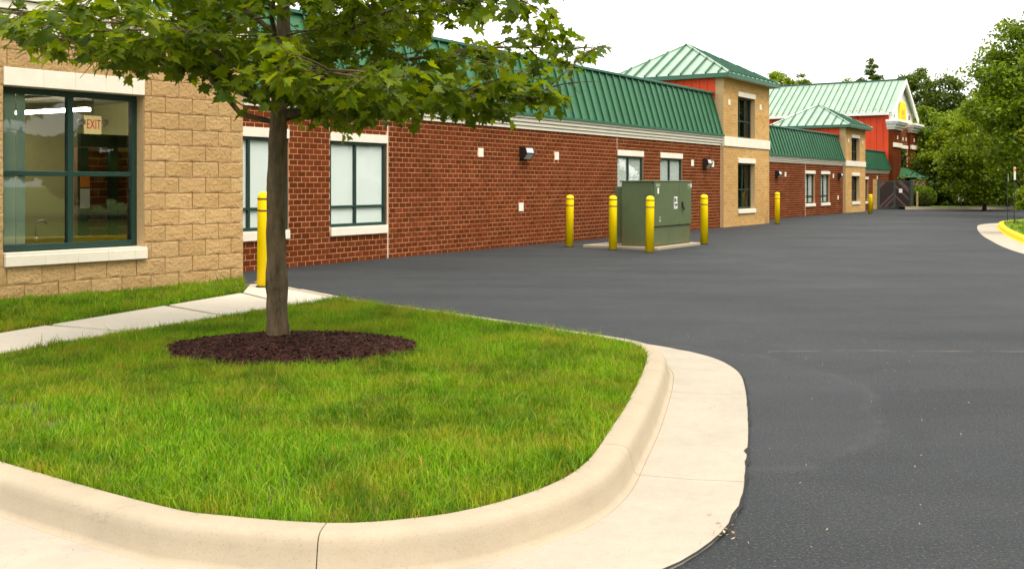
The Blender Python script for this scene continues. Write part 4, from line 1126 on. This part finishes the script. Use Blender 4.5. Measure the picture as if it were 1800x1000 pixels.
for lb, px, Y, py, zl, rx, kd, n_, nc, lf, ay in T:
    tree(lb, at(px, Y), Y, ztop(py, Y), zl, rx, kd, n_, nc, lf, airy=ay, shape=.9 if not ay else .75)
tree('young yellow leaved tree leaning in at the right edge', at(1845, 30), 30, 3.9, 2.45, 1.0, 'yellow', 2600, 26, .10, .06, name='young_tree', zb=.13)
tree('low bright shrub at the right edge beside the sign post', at(1822, 35), 35, 2.1, .35, .75, 'bright', 2600, 26, .10, .05, name='shrub', zb=.13)
# clipped round bush
r_ = empty('clipped_bush', (at(1627, 62.2), 62.6, .13), 0, label='clipped round green bush beside the plank gate', cat='bush')
d = rng.normal(size=(5200, 3)); d /= np.linalg.norm(d, axis=1)[:, None]; d[:, 2] = d[:, 2]
rad = .80 * (1 - .10 * rng.random(5200)) ; P = d * rad[:, None] * np.array([.98, .9, .74]) ; P[:, 2] = np.sign(P[:, 2]) * np.abs(P[:, 2]) ** .85 + .60; P = P[P[:, 2] > .02]
link('foliage', cloud_mesh('foliage', leaf_cloud(P, rng.uniform(.035, .075, len(P))), FOL['mid']), r_)
MB().lathe([(.5, .05), (.68, .3), (.66, .75), (.4, 1.08), (.1, 1.18)], 14).build('twig_core', M['darkbark'], r_, smooth=True)
MB().tube([(0, 0, -.2), (0, 0, .3)], .05, 6).build('stem', M['darkbark'], r_)

# the wood behind, and the wood across the road that the windows mirror
def wood(name, label, boxes, kind, n, leaf):
    out = []
    for (x0, x1, y0, y1, z0, z1) in boxes:
        cx_ = rng.uniform(x0, x1, 60); cy_ = rng.uniform(y0, y1, 60); cz_ = z0 + (z1 - z0) * rng.random(60) ** .8
        for a, c, e in zip(cx_, cy_, cz_):
            r0 = rng.uniform(.7, 1.6); d_ = rng.normal(size=(n // (60 * len(boxes)), 3)); d_ /= np.linalg.norm(d_, axis=1)[:, None]
            out.append(np.array([a, c, e]) + d_ * (r0 * rng.random(len(d_)) ** .4)[:, None] * np.array([1, 1, .7]))
    P = np.concatenate(out); P = P[P[:, 2] > .02]
    return tag(link(name, cloud_mesh(name, leaf_cloud(P, rng.uniform(leaf * .6, leaf * 1.3, len(P))), FOL[kind])), label, 'wood', kind='stuff')
wood('undergrowth', 'dark undergrowth along the foot of the trees', [(24, 34, 67, 73, 0, 3.0), (25, 31, 65, 68, 0, 1.6), (31, 47, 62, 66, 0, 2.6), (44, 60, 60, 66, 0, 3)], 'dark', 26000, .14)
wood('distant_wood', 'dense wood closing the view behind the trees', [(26, 44, 84, 95, 0, 8), (40, 66, 76, 90, 0, 9), (55, 80, 64, 80, 0, 8)], 'dark', 22000, .24)
wood('roadside_wood', 'leafy wood across the road mirrored in the window', [(20, 30, -16, -4, .5, 9), (22, 30, -4, 8, .5, 10), (23, 31, 8, 17, .5, 9), (26, 34, -20, 14, 5, 17), (27, 36, 14, 30, .5, 14), (31, 40, 28, 46, .5, 16), (38, 48, 44, 60, .5, 16)], 'mid', 120000, .42)

# ------------------------------------------------------------------ the maple on the island
LEAF = [(0, 0), (.17, -.09), (.33, -.03), (.27, .10), (.52, .22), (.41, .31), (.56, .52), (.37, .50), (.24, .47), (.25, .70), (.13, .70), (0, 1.0)]
def leaf_verts(curl, fold):
    pts = LEAF + [(-x_, y_) for x_, y_ in LEAF[-2:0:-1]]
    P = [(0, .34, 0)] + [(x_, y_, fold * abs(x_) - curl * (y_ - .3) ** 2 - .15 * curl * x_ * x_) for x_, y_ in pts]
    return np.array(P), [(0, i + 1, (i + 1) % len(pts) + 1) for i in range(len(pts))]
LV = [leaf_verts(.25, .22), leaf_verts(.45, .10), leaf_verts(.10, .35)]
TX, TY, TZ = -1.955, 8.56, .16
mp = empty('maple_tree', (TX, TY, TZ), 0, label='young broad maple standing in a mulch ring on the grass island', cat='tree')
tr_ = [(0, 0, -.05), (0, 0, .03), (-.005, 0, .15), (-.015, .01, .45), (-.02, .0, .9), (-.012, 0, 1.35), (.0, .0, 1.75), (.02, .01, 2.2), (.05, .0, 2.8), (.06, .03, 3.5), (.05, .02, 4.4), (.07, .04, 5.3)]
rd = [.118, .104, .090, .086, .080, .078, .074, .066, .054, .04, .026, .012]
def dense(path, rads, k=4):
    P = []; Q = []
    for i in range(len(path) - 1):
        for j in range(k):
            t = j / k; P.append(Vector(path[i]).lerp(Vector(path[i + 1]), t) + Vector((random.uniform(-.004, .004), random.uniform(-.004, .004), 0))); Q.append((rads[i] * (1 - t) + rads[i + 1] * t) * random.uniform(.955, 1.05))
    P.append(Vector(path[-1])); Q.append(rads[-1]); return P, Q
p_, q_ = dense(tr_, rd); q_[12] *= 1.10; q_[13] *= 1.08; q_[17] *= 1.06
MB().tube(p_, q_, 14).build('trunk', M['bark'], mp, smooth=True)
def trunk_at(z):
    for a, c in zip(tr_, tr_[1:]):
        if c[2] >= z: t = (z - a[2]) / (c[2] - a[2]); return Vector(a).lerp(Vector(c), t)
    return Vector(tr_[-1])
# (start height, azimuth, reach, rise): low limbs first, read off the photograph where they show
limbs = [(1.80, 178, 2.2, .50), (1.90, 8, 2.6, .45), (1.95, 215, 2.2, .50), (1.88, 300, 2.1, .45), (1.86, 345, 2.2, .40), (1.95, 150, 2.3, .55), (1.84, 60, 2.0, .35), (1.9, 110, 2.0, .35), (2.05, 250, 2.3, .60),
         (2.05, 20, 2.6, .80), (2.1, 195, 2.5, .85), (2.25, 325, 2.5, .80), (2.3, 275, 2.2, .85), (2.35, 80, 2.1, .9), (2.5, 135, 2.2, 1.0), (2.45, 2, 2.6, 1.0), (2.7, 230, 2.2, 1.1), (2.8, 175, 2.2, 1.2), (2.9, 310, 2.1, 1.2),
         (3.1, 45, 2.0, 1.2), (3.3, 260, 1.8, 1.3), (3.5, 350, 1.7, 1.3), (3.6, 120, 1.6, 1.3), (3.8, 200, 1.6, 1.3), (4.0, 300, 1.4, 1.3), (4.2, 60, 1.3, 1.3), (4.5, 160, 1.0, 1.2), (4.7, 270, .9, 1.1)]
EX = [-3, -2.3, -1.6, -.6, -.2, .1, .3, .6, 1.0, 1.4, 1.7, 2.1, 2.35, 2.6, 3]; EZ = [2.82, 2.70, 2.50, 2.34, 2.20, 1.88, 1.80, 1.98, 2.05, 1.98, 2.0, 2.06, 2.15, 2.5, 2.8]
def low(p): return float(np.interp(p.x, EX, EZ)) - TZ + .10 * max(0, p.y)      # the pruned underside of the crown
leaves = []
for zi, az, reach, rise in limbs:
    a0 = R(az + random.uniform(-4, 4)); base = trunk_at(zi); dirv = Vector((math.cos(a0), math.sin(a0), 0)); side = Vector((-dirv.y, dirv.x, 0)); n_ = 7; pts = []
    bend = random.uniform(-.25, .25)
    for i in range(n_ + 1):
        t = i / n_; pts.append(base + dirv * reach * t + side * (bend * t * t + random.uniform(-.03, .03)) + Vector((0, 0, rise * (t ** .8) - .28 * t * t * (1 if zi < 2.4 else .4) + random.uniform(-.02, .02))))
    pts = [Vector((q.x, q.y, max(q.z, low(q) + .07))) if i > 1 else q for i, q in enumerate(pts)]
    r0 = .026 if zi < 2.6 else .020
    lb_ = MB(); lb_.tube(pts, [r0 * (1 - .82 * i / n_) for i in range(n_ + 1)], 7)
    for i in range(1, n_ + 1):
        for sgn in (-1, 1):
            if i == 1 and zi < 2 and random.random() < .5: continue
            t = i / n_; L = random.uniform(.45, .85) * (1.0 - .35 * t); d2 = (dirv * random.uniform(.35, .9) + side * sgn * random.uniform(.6, 1.0) + Vector((0, 0, random.uniform(-.30, .40)))).normalized()
            s0 = pts[i]; q = [s0 + d2 * L * u + Vector((0, 0, -.12 * L * u * u)) for u in (0, .35, .7, 1)]
            if q[3].z < low(q[3]) - .02: continue
            lb_.tube(q, [.010, .008, .005, .003], 5)
            for u in (.3, .55, .8, 1.0):
                tip0 = q[0].lerp(q[3], u)
                for _ in range(2):
                    d3 = (d2 * .5 + Vector((random.gauss(0, .7), random.gauss(0, .7), random.gauss(-.1, .45)))).normalized(); tl_ = random.uniform(.10, .26)
                    e_ = tip0 + d3 * tl_
                    lb_.tube([tip0, e_], [.0035, .002], 4, cap=False)
                    for _k in range(random.randint(4, 6)):
                        lp = tip0.lerp(e_, random.uniform(.3, 1.05))
                        if math.hypot(lp.x, lp.y) < 2.80 - .35 * random.random() ** 2 and lp.z > low(lp) + random.uniform(-.05, .10): leaves.append((lp, d3))
    lb_.build('branch', M['bark'], mp, smooth=True)
# matrices
mats = []
for p, d3 in leaves:
    dr = (Vector((d3.x, d3.y, 0)) * .8 + Vector((random.gauss(0, .6), random.gauss(0, .6), random.uniform(-.9, .1)))).normalized()
    nn = Vector((random.gauss(0, .55), random.gauss(0, .55), 1)); nn = (nn - dr * nn.dot(dr)).normalized(); xx = dr.cross(nn).normalized()
    s = random.uniform(.075, .135); st_ = p + dr * .03 + Vector((random.gauss(0, .03), random.gauss(0, .03), random.gauss(-.02, .03)))
    mats.append(Matrix(((xx.x * s, dr.x * s, nn.x * s, st_.x), (xx.y * s, dr.y * s, nn.y * s, st_.y), (xx.z * s, dr.z * s, nn.z * s, st_.z), (0, 0, 0, 1))))
def seen(m_):
    p = m_.translation + Vector((TX, TY, TZ)); px = 900 + 1800 * p.x / p.y; py = 325 - 1800 * (p.z - CH) / p.y
    return 0 < px < 1800 and 0 < py < 1000
order = sorted([i for i, m_ in enumerate(mats) if seen(m_)], key=lambda i: (mats[i].translation + Vector((TX, TY, TZ - CH))).length / mats[i].col[0].to_3d().length)
solo = set(order[:300]); lm = []
for v, f in LV:
    me = bpy.data.meshes.new('leaf'); me.from_pydata([tuple(k) for k in v], [], f); me.materials.append(M['maple']); me.update(); lm.append(me)
AV = []; AF = []; nb = 0
for i, m_ in enumerate(mats):
    if i in solo:
        q = link('leaf', lm[i % 3], mp); q.matrix_local = m_
    else:
        v, f = LV[i % 3]; A = np.array(m_); AV.append(v @ A[:3, :3].T + A[:3, 3]); AF.append(np.array(f) + nb); nb += len(v)
F_ = np.concatenate(AF)
me = np_mesh('foliage', np.concatenate(AV), F_.ravel(), np.full(len(F_), 3), M['maple'])
fo_ = link('foliage', me, mp); fo_['kind'] = 'stuff'
